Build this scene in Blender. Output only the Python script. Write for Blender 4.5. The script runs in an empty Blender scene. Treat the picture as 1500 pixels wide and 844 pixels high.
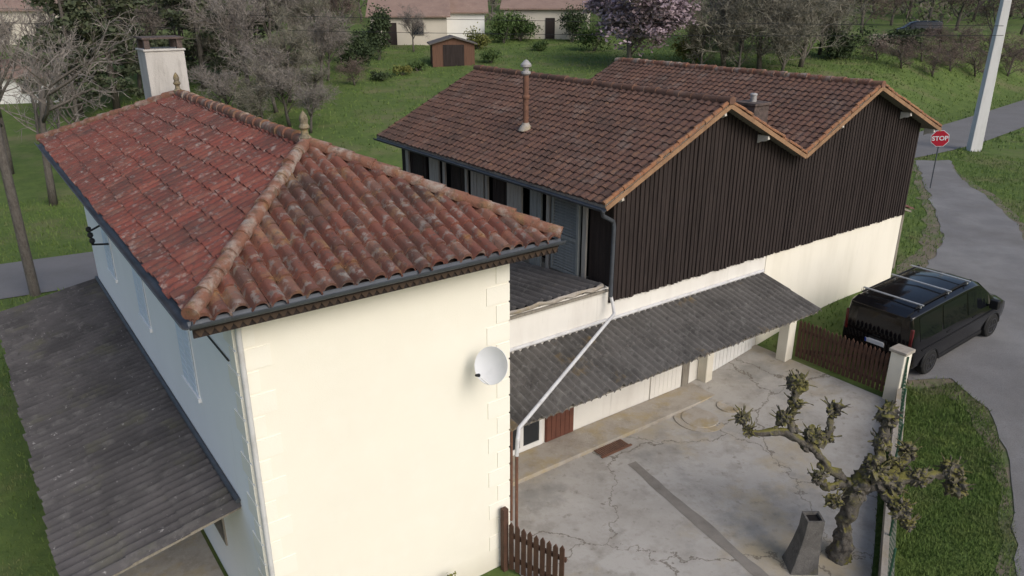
import bpy, bmesh, math, random
from mathutils import Vector, Matrix, noise
from mathutils.geometry import delaunay_2d_cdt
random.seed(7); R=math.radians; PI=math.pi
S=bpy.context.scene; C=S.collection
U=random.uniform
PH=R(36); CA,SA=math.cos(PH),math.sin(PH)
def W(a,b): return (CA*a-SA*b, SA*a+CA*b)
def AB(x,y): return (CA*x+SA*y, -SA*x+CA*y)
def clamp(v,a=0.,b=1.): return a if v<a else b if v>b else v
def sst(a,b,v):
    t=clamp((v-a)/(b-a)); return t*t*(3-2*t)
# ---------------------------------------------------------------- terrain
HC=9.5
RD=[(-90,44),(-40,36),(-10,32),(2,31.2),(14,29),(25,26.4),(36,24.2),(47,22.9),(58,24.2),(68,25.6),(120,33),(200,46)]
def rb0(a):
    for (p,q),(r,s) in zip(RD,RD[1:]):
        if a<=r: return q+(s-q)*(a-p)/(r-p)
    return RD[-1][1]
def rb(a): return (rb0(a-5)+rb0(a-2.5)+rb0(a)+rb0(a+2.5)+rb0(a+5))/5
def h(x,y):
    a,b=AB(x,y)
    z=.9*sst(12.5,21,a)
    d=b-rb(a)
    if d>3: z+=sst(3,12,d)*4.3*clamp((y-34)/52)
    if y>120: z+=30*sst(120,300,y)
    if d>5: z+=sst(5,15,d)*.25*noise.noise((x*.08,y*.08,0))
    return z
F=1120.; TH=R(21); CT,ST=math.cos(TH),math.sin(TH)
def ray(px,py):
    u=(px-750)/F; v=(422-py)/F
    return (u, CT+ST*v, -ST+CT*v)
def ground(px,py):
    d=ray(px,py); t=8.
    while t<400:
        x,y,z=d[0]*t,d[1]*t,HC+d[2]*t
        if z<h(x,y):
            lo,hi=t-.5,t
            for _ in range(12):
                m=(lo+hi)/2
                if HC+d[2]*m<h(d[0]*m,d[1]*m): hi=m
                else: lo=m
            t=hi; return (d[0]*t,d[1]*t,h(d[0]*t,d[1]*t))
        t+=.5
    return (d[0]*150,d[1]*150,h(d[0]*150,d[1]*150))
def atdepth(px,py,yc):
    d=ray(px,py); t=yc/d[1]
    return Vector((d[0]*t,yc,HC+d[2]*t))
# ---------------------------------------------------------------- mesh builder
ORG={}
class MB:
    def __init__(s): s.v=[]; s.f=[]; s.uv=[]
    def add(s,vs,fs,uv=None):
        n=len(s.v); s.v.extend(tuple(p) for p in vs)
        for f in fs:
            s.f.append([i+n for i in f]); s.uv.append(uv)
        return s
    def hexa(s,p): return s.add(p,[(3,2,1,0),(4,5,6,7),(0,1,5,4),(1,2,6,5),(2,3,7,6),(3,0,4,7)])
    def box(s,x0,x1,y0,y1,z0,z1):
        return s.hexa([(x0,y0,z0),(x1,y0,z0),(x1,y1,z0),(x0,y1,z0),(x0,y0,z1),(x1,y0,z1),(x1,y1,z1),(x0,y1,z1)])
    def bar(s,p,q,w,t,up=(0,0,1)):
        p=Vector(p);q=Vector(q);d=(q-p).normalized();up=Vector(up)
        sd=d.cross(up)
        if sd.length<1e-4: sd=d.cross(Vector((1,0,0)))
        sd.normalize();n=sd.cross(d); a=sd*w/2; b=n*t/2
        return s.hexa([p-a-b,p+a-b,q+a-b,q-a-b,p-a+b,p+a+b,q+a+b,q-a+b])
    def tube(s,pts,rs,n=8,jit=0):
        pts=[Vector(p) for p in pts]
        if not isinstance(rs,(list,tuple)): rs=[rs]*len(pts)
        d=(pts[1]-pts[0]).normalized()
        x=d.orthogonal().normalized(); base=len(s.v); k=len(pts); vs=[]
        for i,p in enumerate(pts):
            d=(pts[min(i+1,k-1)]-pts[max(i-1,0)]).normalized()
            x=(x-d*x.dot(d)).normalized(); y=d.cross(x)
            for j in range(n):
                an=2*PI*j/n; r=rs[i]*(1+(U(-jit,jit) if jit else 0))
                vs.append(p+x*math.cos(an)*r+y*math.sin(an)*r)
        fs=[]
        for i in range(k-1):
            for j in range(n):
                fs.append((i*n+j,i*n+(j+1)%n,(i+1)*n+(j+1)%n,(i+1)*n+j))
        fs.append(tuple(range(n-1,-1,-1))); fs.append(tuple((k-1)*n+j for j in range(n)))
        return s.add(vs,fs)
    def lathe(s,prof,c=(0,0,0),n=16,M=None):
        vs=[];k=len(prof);c=Vector(c)
        for r,z in prof:
            for j in range(n):
                an=2*PI*j/n; p=Vector((r*math.cos(an),r*math.sin(an),z))
                if M: p=M@p
                vs.append(p+c)
        fs=[(i*n+j,i*n+(j+1)%n,(i+1)*n+(j+1)%n,(i+1)*n+j) for i in range(k-1) for j in range(n)]
        fs.append(tuple(range(n-1,-1,-1))); fs.append(tuple((k-1)*n+j for j in range(n)))
        return s.add(vs,fs)
    def prism(s,poly,f0,f1):
        n=len(poly)
        vs=[f0(p) for p in poly]+[f1(p) for p in poly]
        fs=[tuple(range(n-1,-1,-1)),tuple(range(n,2*n))]+[(i,(i+1)%n,n+(i+1)%n,n+i) for i in range(n)]
        return s.add(vs,fs)
    def blob(s,c,r,amp=.25,sub=2,sc=(1,1,1),f=2.):
        bm=bmesh.new(); bmesh.ops.create_icosphere(bm,subdivisions=sub,radius=1)
        sd=Vector((U(0,50),U(0,50),U(0,50))); vs=[]
        for v in bm.verts:
            k=1+amp*noise.noise(v.co*f+sd)*1.6
            vs.append((c[0]+v.co.x*k*r*sc[0],c[1]+v.co.y*k*r*sc[1],c[2]+v.co.z*k*r*sc[2]))
        bm.verts.index_update()
        fs=[[v.index for v in fc.verts] for fc in bm.faces]; bm.free()
        return s.add(vs,fs)
    def halfpipe(s,p,q,r,side):
        p=Vector(p);q=Vector(q);sd=Vector(side).normalized();vs=[];n=8
        for e in (p,q):
            for rr in (r,r-.012):
                for j in range(n+1):
                    an=PI+PI*j/n; vs.append(e+sd*math.cos(an)*rr+Vector((0,0,math.sin(an)*rr)))
        m=n+1;fs=[]
        for j in range(n):
            fs.append((j,j+1,2*m+j+1,2*m+j)); fs.append((m+j+1,m+j,3*m+j,3*m+j+1))
            fs.append((j+1,j,m+j,m+j+1)); fs.append((2*m+j,2*m+j+1,3*m+j+1,3*m+j))
        fs.append((0,2*m,3*m,m)); fs.append((n,m+n,3*m+n,2*m+n))
        return s.add(vs,fs)
    def mesh(s,name,o=(0,0,0)):
        me=bpy.data.meshes.new(name)
        me.from_pydata([(v[0]-o[0],v[1]-o[1],v[2]-o[2]) for v in s.v],[],s.f)
        if any(u is not None for u in s.uv):
            l=me.uv_layers.new(name='UVMap'); i=0
            for p,u in zip(me.polygons,s.uv):
                for li in p.loop_indices: l.data[li].uv=u or (0,0)
        return me
    def build(s,name,m,parent=None,smooth=False,label=None,org=None,bevel=0,ang=40):
        o=org if org is not None else (ORG.get(parent.name,(0,0,0)) if parent else (0,0,0))
        me=s.mesh(name,o); return link(name,me,m,parent,smooth,label,bevel,ang)
def link(name,me,m,parent=None,smooth=False,label=None,bevel=0,ang=40):
    if m: me.materials.append(m)
    ob=bpy.data.objects.new(name,me); C.objects.link(ob)
    if parent:
        ob.parent=parent
        ORG[ob.name]=ORG.get(parent.name,(0,0,0))
    if smooth:
        me.shade_smooth(); me.set_sharp_from_angle(angle=R(ang))
    if bevel:
        b=ob.modifiers.new('b','BEVEL'); b.width=bevel; b.segments=2; b.limit_method='ANGLE'
    if label: ob['label']=label
    return ob
def tag(o,label,cat,group=None,kind=None):
    o['label']=label; o['category']=cat
    if group: o['group']=group
    if kind: o['kind']=kind
    return o
def T(name,label,cat,org,group=None):
    o=bpy.data.objects.new(name,None); C.objects.link(o); o.empty_display_size=.3
    x,y=W(org[0],org[1]); o.location=(x,y,org[2]); o.rotation_euler=(0,0,PH)
    ORG[o.name]=tuple(org); return tag(o,label,cat,group)
def TL(name,label,cat,loc,rz=0,group=None):
    o=bpy.data.objects.new(name,None); C.objects.link(o); o.empty_display_size=.3
    o.location=loc; o.rotation_euler=(0,0,rz); ORG[o.name]=(0,0,0); return tag(o,label,cat,group)
def TW(name,label,cat,loc,group=None):
    o=TL(name,label,cat,loc,0,group); ORG[o.name]=tuple(loc); return o
def structure(o): o['kind']='structure'; return o
def copy_tree(o,parent=None):
    c=o.copy(); C.objects.link(c)
    if parent: c.parent=parent; c.matrix_parent_inverse=o.matrix_parent_inverse.copy()
    for ch in list(o.children): copy_tree(ch,c)
    return c
def abv(mb):   # convert builder from (a,b,z) to world
    mb.v=[(*W(v[0],v[1]),v[2]) for v in mb.v]; return mb
# ---------------------------------------------------------------- materials
def mat(name,base,layers=(),rough=.85,bump=None,spec=.3,metal=0,tile=None,crack=None,grad=None,coat=0,top=None):
    m=bpy.data.materials.new(name); m.use_nodes=True; nt=m.node_tree;N=nt.nodes;L=nt.links
    bs=N['Principled BSDF']; tc=N.new('ShaderNodeTexCoord')
    if tile:
        wn=N.new('ShaderNodeTexWhiteNoise'); wn.noise_dimensions='2D'; L.new(tc.outputs['UV'],wn.inputs['Vector'])
        cr=N.new('ShaderNodeValToRGB'); e=cr.color_ramp.elements
        while len(e)<len(tile): e.new(.5)
        for i,(p,c) in enumerate(tile): e[i].position=p; e[i].color=(*c,1)
        L.new(wn.outputs['Value'],cr.inputs[0]); col=cr.outputs[0]
    else:
        rg=N.new('ShaderNodeRGB'); rg.outputs[0].default_value=(*base,1); col=rg.outputs[0]
    def mix(fac,c):
        nonlocal col
        mx=N.new('ShaderNodeMix'); mx.data_type='RGBA'; L.new(fac,mx.inputs[0]); L.new(col,mx.inputs[6])
        mx.inputs[7].default_value=(*c,1); col=mx.outputs[2]
    def nz(scale,vs=(1,1,1),det=7,ro=.65):
        mp=N.new('ShaderNodeMapping'); mp.inputs['Scale'].default_value=vs; L.new(tc.outputs['Object'],mp.inputs[0])
        n=N.new('ShaderNodeTexNoise'); n.inputs['Scale'].default_value=scale; n.inputs['Detail'].default_value=det
        n.inputs['Roughness'].default_value=ro; L.new(mp.outputs[0],n.inputs['Vector']); return n
    def mr(src,lo,hi,amt):
        q=N.new('ShaderNodeMapRange'); q.inputs[1].default_value=lo;q.inputs[2].default_value=hi;q.inputs[4].default_value=amt
        L.new(src,q.inputs[0]); return q.outputs[0]
    for ly in layers:
        c,sc,lo,hi,amt=ly[:5]; vs=ly[5] if len(ly)>5 else (1,1,1)
        mix(mr(nz(sc,vs).outputs[0],lo,hi,amt),c)
    if top:   # moss on faces that look up
        c,lo,hi,amt=top
        ge=N.new('ShaderNodeNewGeometry'); sp=N.new('ShaderNodeSeparateXYZ'); L.new(ge.outputs['Normal'],sp.inputs[0])
        n=nz(5); ad=N.new('ShaderNodeMath'); ad.operation='MULTIPLY_ADD'; ad.inputs[1].default_value=2.2
        L.new(n.outputs[0],ad.inputs[0]); L.new(sp.outputs[2],ad.inputs[2]); mix(mr(ad.outputs[0],lo,hi,amt),c)
    if grad:
        c,z0,z1,amt=grad
        sp=N.new('ShaderNodeSeparateXYZ'); L.new(tc.outputs['Object'],sp.inputs[0])
        n=nz(1.5); ad=N.new('ShaderNodeMath'); ad.operation='MULTIPLY_ADD'; ad.inputs[1].default_value=.9*abs(z1-z0)
        L.new(n.outputs[0],ad.inputs[0]); L.new(sp.outputs[2],ad.inputs[2])
        mix(mr(ad.outputs[0],z0,z1,amt),c)
    if crack:
        sc,w,c,amt=crack
        n=nz(.8); va=N.new('ShaderNodeVectorMath'); va.operation='MULTIPLY_ADD'; va.inputs[1].default_value=(1.6,1.6,0)
        L.new(n.outputs[1],va.inputs[0]); L.new(tc.outputs['Object'],va.inputs[2])
        n2=nz(6); vb=N.new('ShaderNodeVectorMath'); vb.operation='MULTIPLY_ADD'; vb.inputs[1].default_value=(.12,.12,0)
        L.new(n2.outputs[1],vb.inputs[0]); L.new(va.outputs[0],vb.inputs[2])
        vo=N.new('ShaderNodeTexVoronoi'); vo.feature='DISTANCE_TO_EDGE'; vo.inputs['Scale'].default_value=sc
        L.new(vb.outputs[0],vo.inputs['Vector'])
        q=N.new('ShaderNodeMapRange'); q.inputs[1].default_value=w;q.inputs[2].default_value=w*.3;q.inputs[4].default_value=amt
        L.new(vo.outputs['Distance'],q.inputs[0]); mix(q.outputs[0],c)
    L.new(col,bs.inputs['Base Color'])
    bs.inputs['Roughness'].default_value=rough; bs.inputs['Metallic'].default_value=metal
    bs.inputs['Specular IOR Level'].default_value=spec; bs.inputs['Coat Weight'].default_value=coat
    if bump:
        n=nz(bump[0],bump[2] if len(bump)>2 else (1,1,1)); b=N.new('ShaderNodeBump'); b.inputs['Strength'].default_value=bump[1]
        b.inputs['Distance'].default_value=.03; L.new(n.outputs[0],b.inputs['Height']); L.new(b.outputs[0],bs.inputs['Normal'])
    return m
M={}
M['grass']=mat('grass_ground',(.09,.132,.04),[((.135,.185,.05),.9,.45,.7,.8),((.05,.078,.026),3.,.5,.75,.7),((.17,.155,.085),.3,.50,.68,.7),((.14,.18,.05),14,.5,.7,.5)],rough=.95,bump=(22,.8),spec=.1)
M['blade']=mat('grass_blade',(.10,.16,.04),[((.16,.215,.058),2.2,.45,.65,.9),((.055,.09,.027),5,.5,.7,.6),((.19,.175,.095),.6,.51,.68,.6)],rough=.8,spec=.2)
M['asphalt']=mat('asphalt',(.17,.165,.165),[((.13,.125,.12),.6,.4,.7,.7),((.23,.22,.22),30,.5,.8,.5)],rough=.9,bump=(60,.3))
M['gravel']=mat('gravel',(.18,.175,.175),[((.26,.255,.25),.5,.4,.65,.8),((.1,.095,.09),45,.5,.7,.7),((.31,.30,.29),60,.55,.7,.6),((.14,.13,.12),.35,.5,.7,.6)],rough=.95,bump=(60,.7))
M['dirt']=mat('dirt',(.19,.155,.115),[((.11,.095,.07),1.2,.4,.7,.8),((.08,.12,.035),1.6,.44,.6,.9),((.25,.22,.18),20,.5,.8,.5)],rough=.95,bump=(25,.7))
M['concrete']=mat('yard_concrete',(.41,.39,.36),[((.31,.29,.26),.35,.42,.62,.85),((.49,.47,.435),.9,.5,.7,.6),((.24,.22,.19),1.8,.48,.68,.75),((.38,.31,.19),.28,.53,.65,.7),((.22,.2,.17),28,.55,.8,.35),((.165,.145,.115),5,.58,.72,.6),((.20,.20,.19),.6,.54,.66,.6)],rough=.9,bump=(30,.25),crack=(.30,.0055,(.12,.10,.075),.75))
M['conc_old']=mat('weathered_concrete',(.37,.335,.29),[((.24,.21,.17),2.5,.45,.7,.8),((.36,.28,.14),1.2,.48,.66,.8),((.48,.45,.4),8,.55,.75,.5)],rough=.9,bump=(25,.5))
M['conc_dark']=mat('dark_stained_concrete',(.125,.118,.11),[((.065,.061,.056),3,.42,.65,.8),((.19,.18,.165),7,.55,.72,.6),((.13,.12,.05),2,.58,.7,.5)],rough=.95,bump=(25,.6))
M['strip']=mat('dark_channel',(.235,.215,.19),[((.15,.135,.115),3,.4,.7,.7)],rough=.95,bump=(40,.4))
M['cream']=mat('cream_render',(.86,.825,.72),[((.81,.775,.675),.5,.4,.7,.6),((.88,.85,.76),2.2,.5,.75,.5),((.77,.73,.63),3,.62,.78,.3,(2,2,.15))],rough=.9,bump=(55,.12),grad=((.52,.48,.40),.65,.25,.45))
M['skylight_tint']=mat('skylight_tinted_render',(.90,.90,.89),[((.84,.84,.83),.6,.4,.7,.6),((.72,.72,.71),2,.6,.78,.35,(2,2,.2))],rough=.9,bump=(40,.12))  # cream wall whitened: skylight on the shaded side put into the colour
M['quoin']=mat('quoin_render',(.87,.84,.745),[((.80,.765,.67),2,.5,.75,.4)],rough=.9,bump=(40,.12))
M['wallwhite']=mat('weathered_white_wall',(.74,.715,.665),[((.60,.565,.51),1.2,.45,.7,.6,(1.5,1.5,.3)),((.42,.39,.34),2.5,.58,.74,.6,(2.5,2.5,.2)),((.80,.78,.72),.4,.4,.6,.6)],rough=.9,bump=(40,.15))
M['wallcream']=mat('pale_cream_wall',(.83,.79,.68),[((.71,.67,.56),.9,.45,.7,.6,(1.5,1.5,.35)),((.52,.47,.38),3,.63,.78,.5,(2,2,.25))],rough=.9,bump=(40,.15),grad=((.44,.39,.30),1.25,.5,.5))
M['canal']=mat('canal_tile',(.2,.07,.05),[((.075,.048,.04),1.0,.44,.64,.75),((.36,.335,.30),7,.54,.67,.75),((.33,.20,.085),2.6,.55,.7,.65),((.06,.05,.045),14,.53,.68,.75)],rough=.9,bump=(45,.3),
  tile=[(0,(.135,.056,.042)),(.25,(.205,.076,.053)),(.5,(.16,.062,.046)),(.72,(.24,.105,.07)),(.9,(.21,.12,.09)),(1,(.10,.058,.048))])
M['canalred']=mat('canal_tile_red',(.2,.07,.05),[((.085,.046,.04),.8,.44,.64,.8),((.31,.275,.25),8,.55,.67,.65),((.06,.045,.04),18,.51,.66,.75),((.2,.11,.08),2.5,.52,.7,.5)],rough=.9,bump=(45,.3),
  tile=[(0,(.145,.05,.04)),(.3,(.205,.06,.046)),(.6,(.165,.054,.043)),(.85,(.235,.085,.062)),(1,(.11,.052,.044))])
M['barntile']=mat('barn_tile',(.1,.05,.03),[((.07,.047,.038),.7,.46,.66,.7),((.24,.13,.075),5,.55,.69,.6),((.32,.27,.235),22,.61,.73,.55),((.055,.042,.036),14,.54,.7,.5),((.21,.17,.145),1.6,.55,.7,.45)],rough=.9,bump=(40,.4),
  tile=[(0,(.10,.057,.044)),(.3,(.135,.071,.053)),(.6,(.115,.063,.047)),(.85,(.16,.086,.06)),(1,(.09,.055,.044))])
M['ridge']=mat('ridge_tile',(.22,.105,.07),[((.37,.335,.29),3,.48,.64,.75),((.33,.2,.08),5,.55,.7,.7),((.09,.065,.05),10,.5,.66,.75)],rough=.9,bump=(30,.6))
M['verge']=mat('verge_tile',(.27,.125,.065),[((.34,.20,.10),3,.48,.68,.7),((.10,.065,.05),7,.48,.66,.8),((.36,.33,.29),14,.58,.7,.6)],rough=.9,bump=(30,.5))
M['stone']=mat('finial_stone',(.26,.22,.15),[((.10,.085,.06),8,.42,.62,.85),((.34,.25,.09),5,.52,.7,.6),((.36,.33,.29),14,.58,.7,.5)],rough=.95,bump=(30,.8))
M['fibro']=mat('fibro_sheet',(.15,.14,.13),[((.08,.075,.07),1.2,.42,.64,.8),((.25,.24,.22),5,.53,.68,.6),((.28,.19,.07),1.1,.60,.70,.6),((.055,.05,.047),9,.55,.7,.6),((.36,.35,.34),16,.63,.73,.6)],rough=.95,bump=(20,.3))
M['fibrolink']=mat('link_roof_sheet',(.13,.12,.115),[((.08,.074,.07),1.2,.42,.64,.8),((.2,.19,.175),6,.55,.7,.6),((.2,.15,.07),1.8,.6,.72,.5)],rough=.95,bump=(30,.4))
M['fibrodark']=mat('dark_fibro_sheet',(.088,.083,.085),[((.05,.048,.05),.9,.42,.62,.8),((.17,.165,.16),4,.54,.69,.6),((.40,.39,.385),12,.63,.72,.75),((.04,.038,.039),8,.55,.7,.6),((.11,.11,.07),1.2,.55,.7,.5)],rough=.95,bump=(20,.3))
M['darkwood']=mat('black_brown_board',(.034,.025,.023),[((.018,.013,.012),2,.42,.65,.8,(4,4,.4)),((.07,.054,.048),3,.55,.75,.7,(8,8,.3)),((.09,.075,.067),20,.6,.75,.5,(1,1,.1))],rough=.85,bump=(30,.4,(1,1,.1)))
M['void']=mat('dark_inside',(.010,.009,.009),rough=.95)
M['greywood']=mat('grey_wood',(.27,.245,.205),[((.14,.12,.10),3,.45,.7,.8,(6,6,.5)),((.34,.32,.28),8,.55,.75,.5,(6,6,.4))],rough=.9,bump=(30,.4,(3,3,.2)))
M['palewood']=mat('pale_weathered_board',(.40,.38,.35),[((.24,.225,.2),3,.45,.7,.8,(6,6,.5)),((.48,.46,.43),8,.55,.75,.5,(6,6,.4))],rough=.9,bump=(30,.4,(3,3,.2)))
M['bluewood']=mat('grey_blue_board',(.27,.29,.29),[((.17,.18,.18),3,.45,.7,.8,(6,6,.5)),((.36,.37,.36),8,.55,.75,.5)],rough=.9)
M['tanwood']=mat('tan_board',(.31,.185,.105),[((.17,.10,.06),3,.44,.66,.8),((.42,.31,.22),9,.55,.75,.5)],rough=.85,bump=(25,.3))
M['gatewood']=mat('brown_painted_wood',(.095,.05,.034),[((.05,.028,.02),4,.45,.7,.7),((.16,.10,.07),12,.58,.75,.5)],rough=.75,bump=(30,.3))
M['redshut']=mat('red_brown_shutter',(.15,.06,.04),[((.09,.04,.03),4,.45,.7,.7)],rough=.7)
M['whitepaint']=mat('white_paint',(.76,.755,.73),[((.58,.56,.52),5,.5,.75,.5)],rough=.6)
M['oldwhite']=mat('flaking_white_paint',(.58,.55,.50),[((.34,.28,.22),6,.45,.7,.7)],rough=.8)
M['pipe']=mat('pale_pipe',(.60,.60,.60),[((.40,.385,.37),3,.48,.70,.7)],rough=.5)
M['zinc']=mat('slate_gutter',(.085,.095,.11),[((.05,.05,.055),3,.45,.7,.7),((.2,.2,.2),9,.6,.75,.4)],rough=.55,metal=.3)
M['fringe']=mat('dark_fringe',(.075,.05,.035),[((.04,.03,.025),5,.45,.7,.7)],rough=.8)
M['rust']=mat('rust_metal',(.17,.085,.055),[((.09,.05,.04),5,.45,.7,.7),((.28,.16,.10),9,.55,.75,.6)],rough=.8,bump=(40,.3))
M['blueshut']=mat('pale_blue_paint',(.70,.77,.85),[((.62,.69,.78),4,.5,.7,.5)],rough=.6)
M['glass']=mat('window_glass',(.02,.025,.03),rough=.12,spec=.6)
M['dish']=mat('dish_paint',(.74,.75,.77),[((.6,.61,.62),4,.55,.75,.4)],rough=.5)
M['darkmetal']=mat('dark_metal',(.03,.03,.032),rough=.5,metal=.4)
M['steel']=mat('bright_steel',(.55,.55,.55),[((.35,.34,.33),6,.5,.7,.6)],rough=.45,metal=.5)
M['dullmetal']=mat('dull_metal',(.38,.37,.36),[((.2,.18,.165),8,.45,.68,.7)],rough=.65,metal=.2)
M['bark']=mat('bark',(.13,.115,.10),[((.07,.06,.05),6,.45,.65,.8,(3,3,.8)),((.20,.19,.165),12,.56,.72,.6)],rough=.95,bump=(25,.7))
M['twig']=mat('twig',(.20,.175,.155),[((.28,.255,.23),.8,.45,.65,.7),((.11,.09,.078),2,.5,.7,.7)],rough=.95)
M['twigred']=mat('reddish_twig',(.155,.115,.098),[((.23,.185,.16),.8,.45,.65,.7),((.08,.06,.05),2,.5,.7,.7)],rough=.95)
M['twiggreen']=mat('olive_twig',(.19,.178,.14),[((.27,.25,.205),.8,.45,.65,.7),((.11,.10,.07),2,.5,.7,.7)],rough=.95)
M['moss']=mat('mossy_bark',(.11,.099,.085),[((.045,.039,.033),7,.46,.62,.85),((.22,.205,.185),12,.57,.71,.65),((.14,.125,.05),2.6,.52,.64,.5)],rough=.98,bump=(16,1.),top=((.175,.16,.035),1.5,2.0,.85))
M['burr']=mat('mossy_burr',(.125,.113,.098),[((.04,.034,.03),9,.44,.6,.9),((.25,.235,.21),18,.57,.69,.65),((.15,.14,.05),2.6,.50,.64,.6)],rough=.98,bump=(18,1.),top=((.185,.17,.04),1.5,2.05,.85))
M['pine']=mat('pine_needles',(.062,.078,.045),[((.10,.115,.055),.8,.45,.65,.8),((.033,.042,.026),2,.5,.7,.7),((.14,.12,.075),1.3,.56,.70,.6)],rough=.9)
M['leaf']=mat('shrub_leaves',(.065,.105,.032),[((.11,.155,.04),1,.45,.65,.8),((.03,.055,.018),2.5,.5,.7,.7)],rough=.8)
M['leafdark']=mat('dark_shrub_leaves',(.036,.054,.024),[((.06,.085,.032),1,.45,.65,.8)],rough=.85)
M['leafyel']=mat('yellow_shrub_leaves',(.14,.15,.04),[((.2,.185,.05),1,.45,.65,.8),((.07,.09,.025),2.5,.5,.7,.7)],rough=.85)
M['bloom']=mat('mauve_blossom',(.31,.235,.27),[((.43,.345,.38),.9,.42,.62,.8),((.19,.14,.165),2,.48,.68,.75)],rough=.9)
M['wood_far']=mat('woodland_mix',(.125,.112,.09),[((.07,.08,.045),.06,.45,.6,.9),((.18,.15,.13),.1,.5,.65,.8),((.05,.055,.032),.25,.52,.7,.7)],rough=.95)
M['carpaint']=mat('black_car_paint',(.004,.004,.005),rough=.16,spec=.4,coat=.25)
M['carblack']=mat('black_trim',(.010,.010,.011),rough=.6)
M['carglass']=mat('tinted_glass',(.006,.007,.009),rough=.05,spec=.55)
M['tyre']=mat('tyre_rubber',(.018,.018,.018),rough=.9)
M['rim']=mat('alloy_rim',(.10,.10,.11),rough=.35,metal=.8)
M['redlens']=mat('red_lens',(.09,.008,.009),rough=.2,spec=.6)
M['signred']=mat('sign_red',(.5,.02,.04),rough=.5)
M['signwhite']=mat('sign_white',(.8,.8,.8),rough=.5)
M['plateblue']=mat('plate_blue',(.02,.06,.35),rough=.5)
M['palecon']=mat('pale_pole_concrete',(.58,.58,.58),[((.47,.47,.46),2,.45,.7,.6,(2,2,.3)),((.64,.64,.64),6,.55,.7,.5)],rough=.85)
M['greenwire']=mat('green_wire',(.03,.085,.05),rough=.6)
M['brick']=mat('sooty_brick',(.12,.09,.08),[((.06,.05,.045),6,.42,.62,.85),((.26,.24,.22),14,.6,.72,.6)],rough=.95,bump=(30,.6))
M['chim']=mat('chimney_render',(.50,.48,.45),[((.34,.32,.295),2,.45,.68,.7,(2,2,.4)),((.2,.18,.16),3,.58,.75,.6,(2,2,.3))],rough=.95,bump=(30,.4))
M['beige']=mat('beige_house_wall',(.58,.53,.45),[((.48,.43,.36),.5,.45,.7,.6)],rough=.9)
M['farwhite']=mat('white_house_wall',(.76,.75,.72),[((.64,.62,.59),.5,.45,.7,.6)],rough=.9)
M['fartile']=mat('far_roof_tile',(.26,.18,.145),[((.18,.12,.10),1,.45,.7,.7),((.34,.26,.22),4,.52,.7,.6)],rough=.9,bump=(6,.6))
M['shed']=mat('shed_boards',(.14,.075,.05),[((.08,.045,.032),2,.45,.7,.7,(6,6,.5))],rough=.85)
M['felt']=mat('roof_felt',(.11,.10,.095),[((.16,.14,.13),2,.5,.7,.6)],rough=.95)
# ---------------------------------------------------------------- ground sheets
def axis(segs):
    r=[]
    for a,b,st in segs:
        v=a
        while v<b-1e-6: r.append(v); v+=st
    r.append(segs[-1][1]); return r
xs=axis([(-260,-60,8),(-60,-24,2.5),(-24,34,.9),(34,70,2.5),(70,320,8)])
ys=axis([(-14,6,3),(6,62,.9),(62,110,2.5),(110,420,8)])
g=MB(); nx=len(xs)
g.v=[(x,y,h(x,y)) for y in ys for x in xs]
g.f=[(j*nx+i,j*nx+i+1,(j+1)*nx+i+1,(j+1)*nx+i) for j in range(len(ys)-1) for i in range(nx-1)]; g.uv=[None]*len(g.f)
structure(g.build('ground',M['grass'],smooth=True))
def inpoly(x,y,P):
    c=False; n=len(P); j=n-1
    for i in range(n):
        xi,yi=P[i][0],P[i][1]; xj,yj=P[j][0],P[j][1]
        if (yi>y)!=(yj>y) and x<(xj-xi)*(y-yi)/(yj-yi)+xi: c=not c
        j=i
    return c
def sheet(name,P,off,m,step=.5,jit=0,grid=.9):
    B=[]
    for i in range(len(P)):
        p=Vector(P[i][:2]); q=Vector(P[(i+1)%len(P)][:2]); n=max(1,int((q-p).length/step))
        nr=Vector(((q-p).y,-(q-p).x)).normalized()
        for k in range(n):
            r=p.lerp(q,k/n); B.append(r+nr*(jit*2.2*noise.noise((r.x*1.1,r.y*1.1,3.3))+U(-jit,jit)*.4 if jit else 0))
    V=list(B); nb=len(B)
    x0=min(p.x for p in B);x1=max(p.x for p in B);y0=min(p.y for p in B);y1=max(p.y for p in B)
    x=x0
    while x<x1:
        y=y0
        while y<y1:
            if inpoly(x,y,B): V.append(Vector((x+U(-.1,.1),y+U(-.1,.1))))
            y+=grid
        x+=grid
    r=delaunay_2d_cdt(V,[(i,(i+1)%nb) for i in range(nb)],[],1,1e-5)
    mb=MB(); mb.v=[(p.x,p.y,h(p.x,p.y)+off) for p in r[0]]
    for f in r[2]:
        a,b,c=[r[0][i] for i in f]
        f=list(f)
        if (b-a).cross(c-a)<0: f.reverse()
        mb.f.append(f)
    mb.uv=[None]*len(mb.f)
    return structure(mb.build(name,m,smooth=True))
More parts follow.
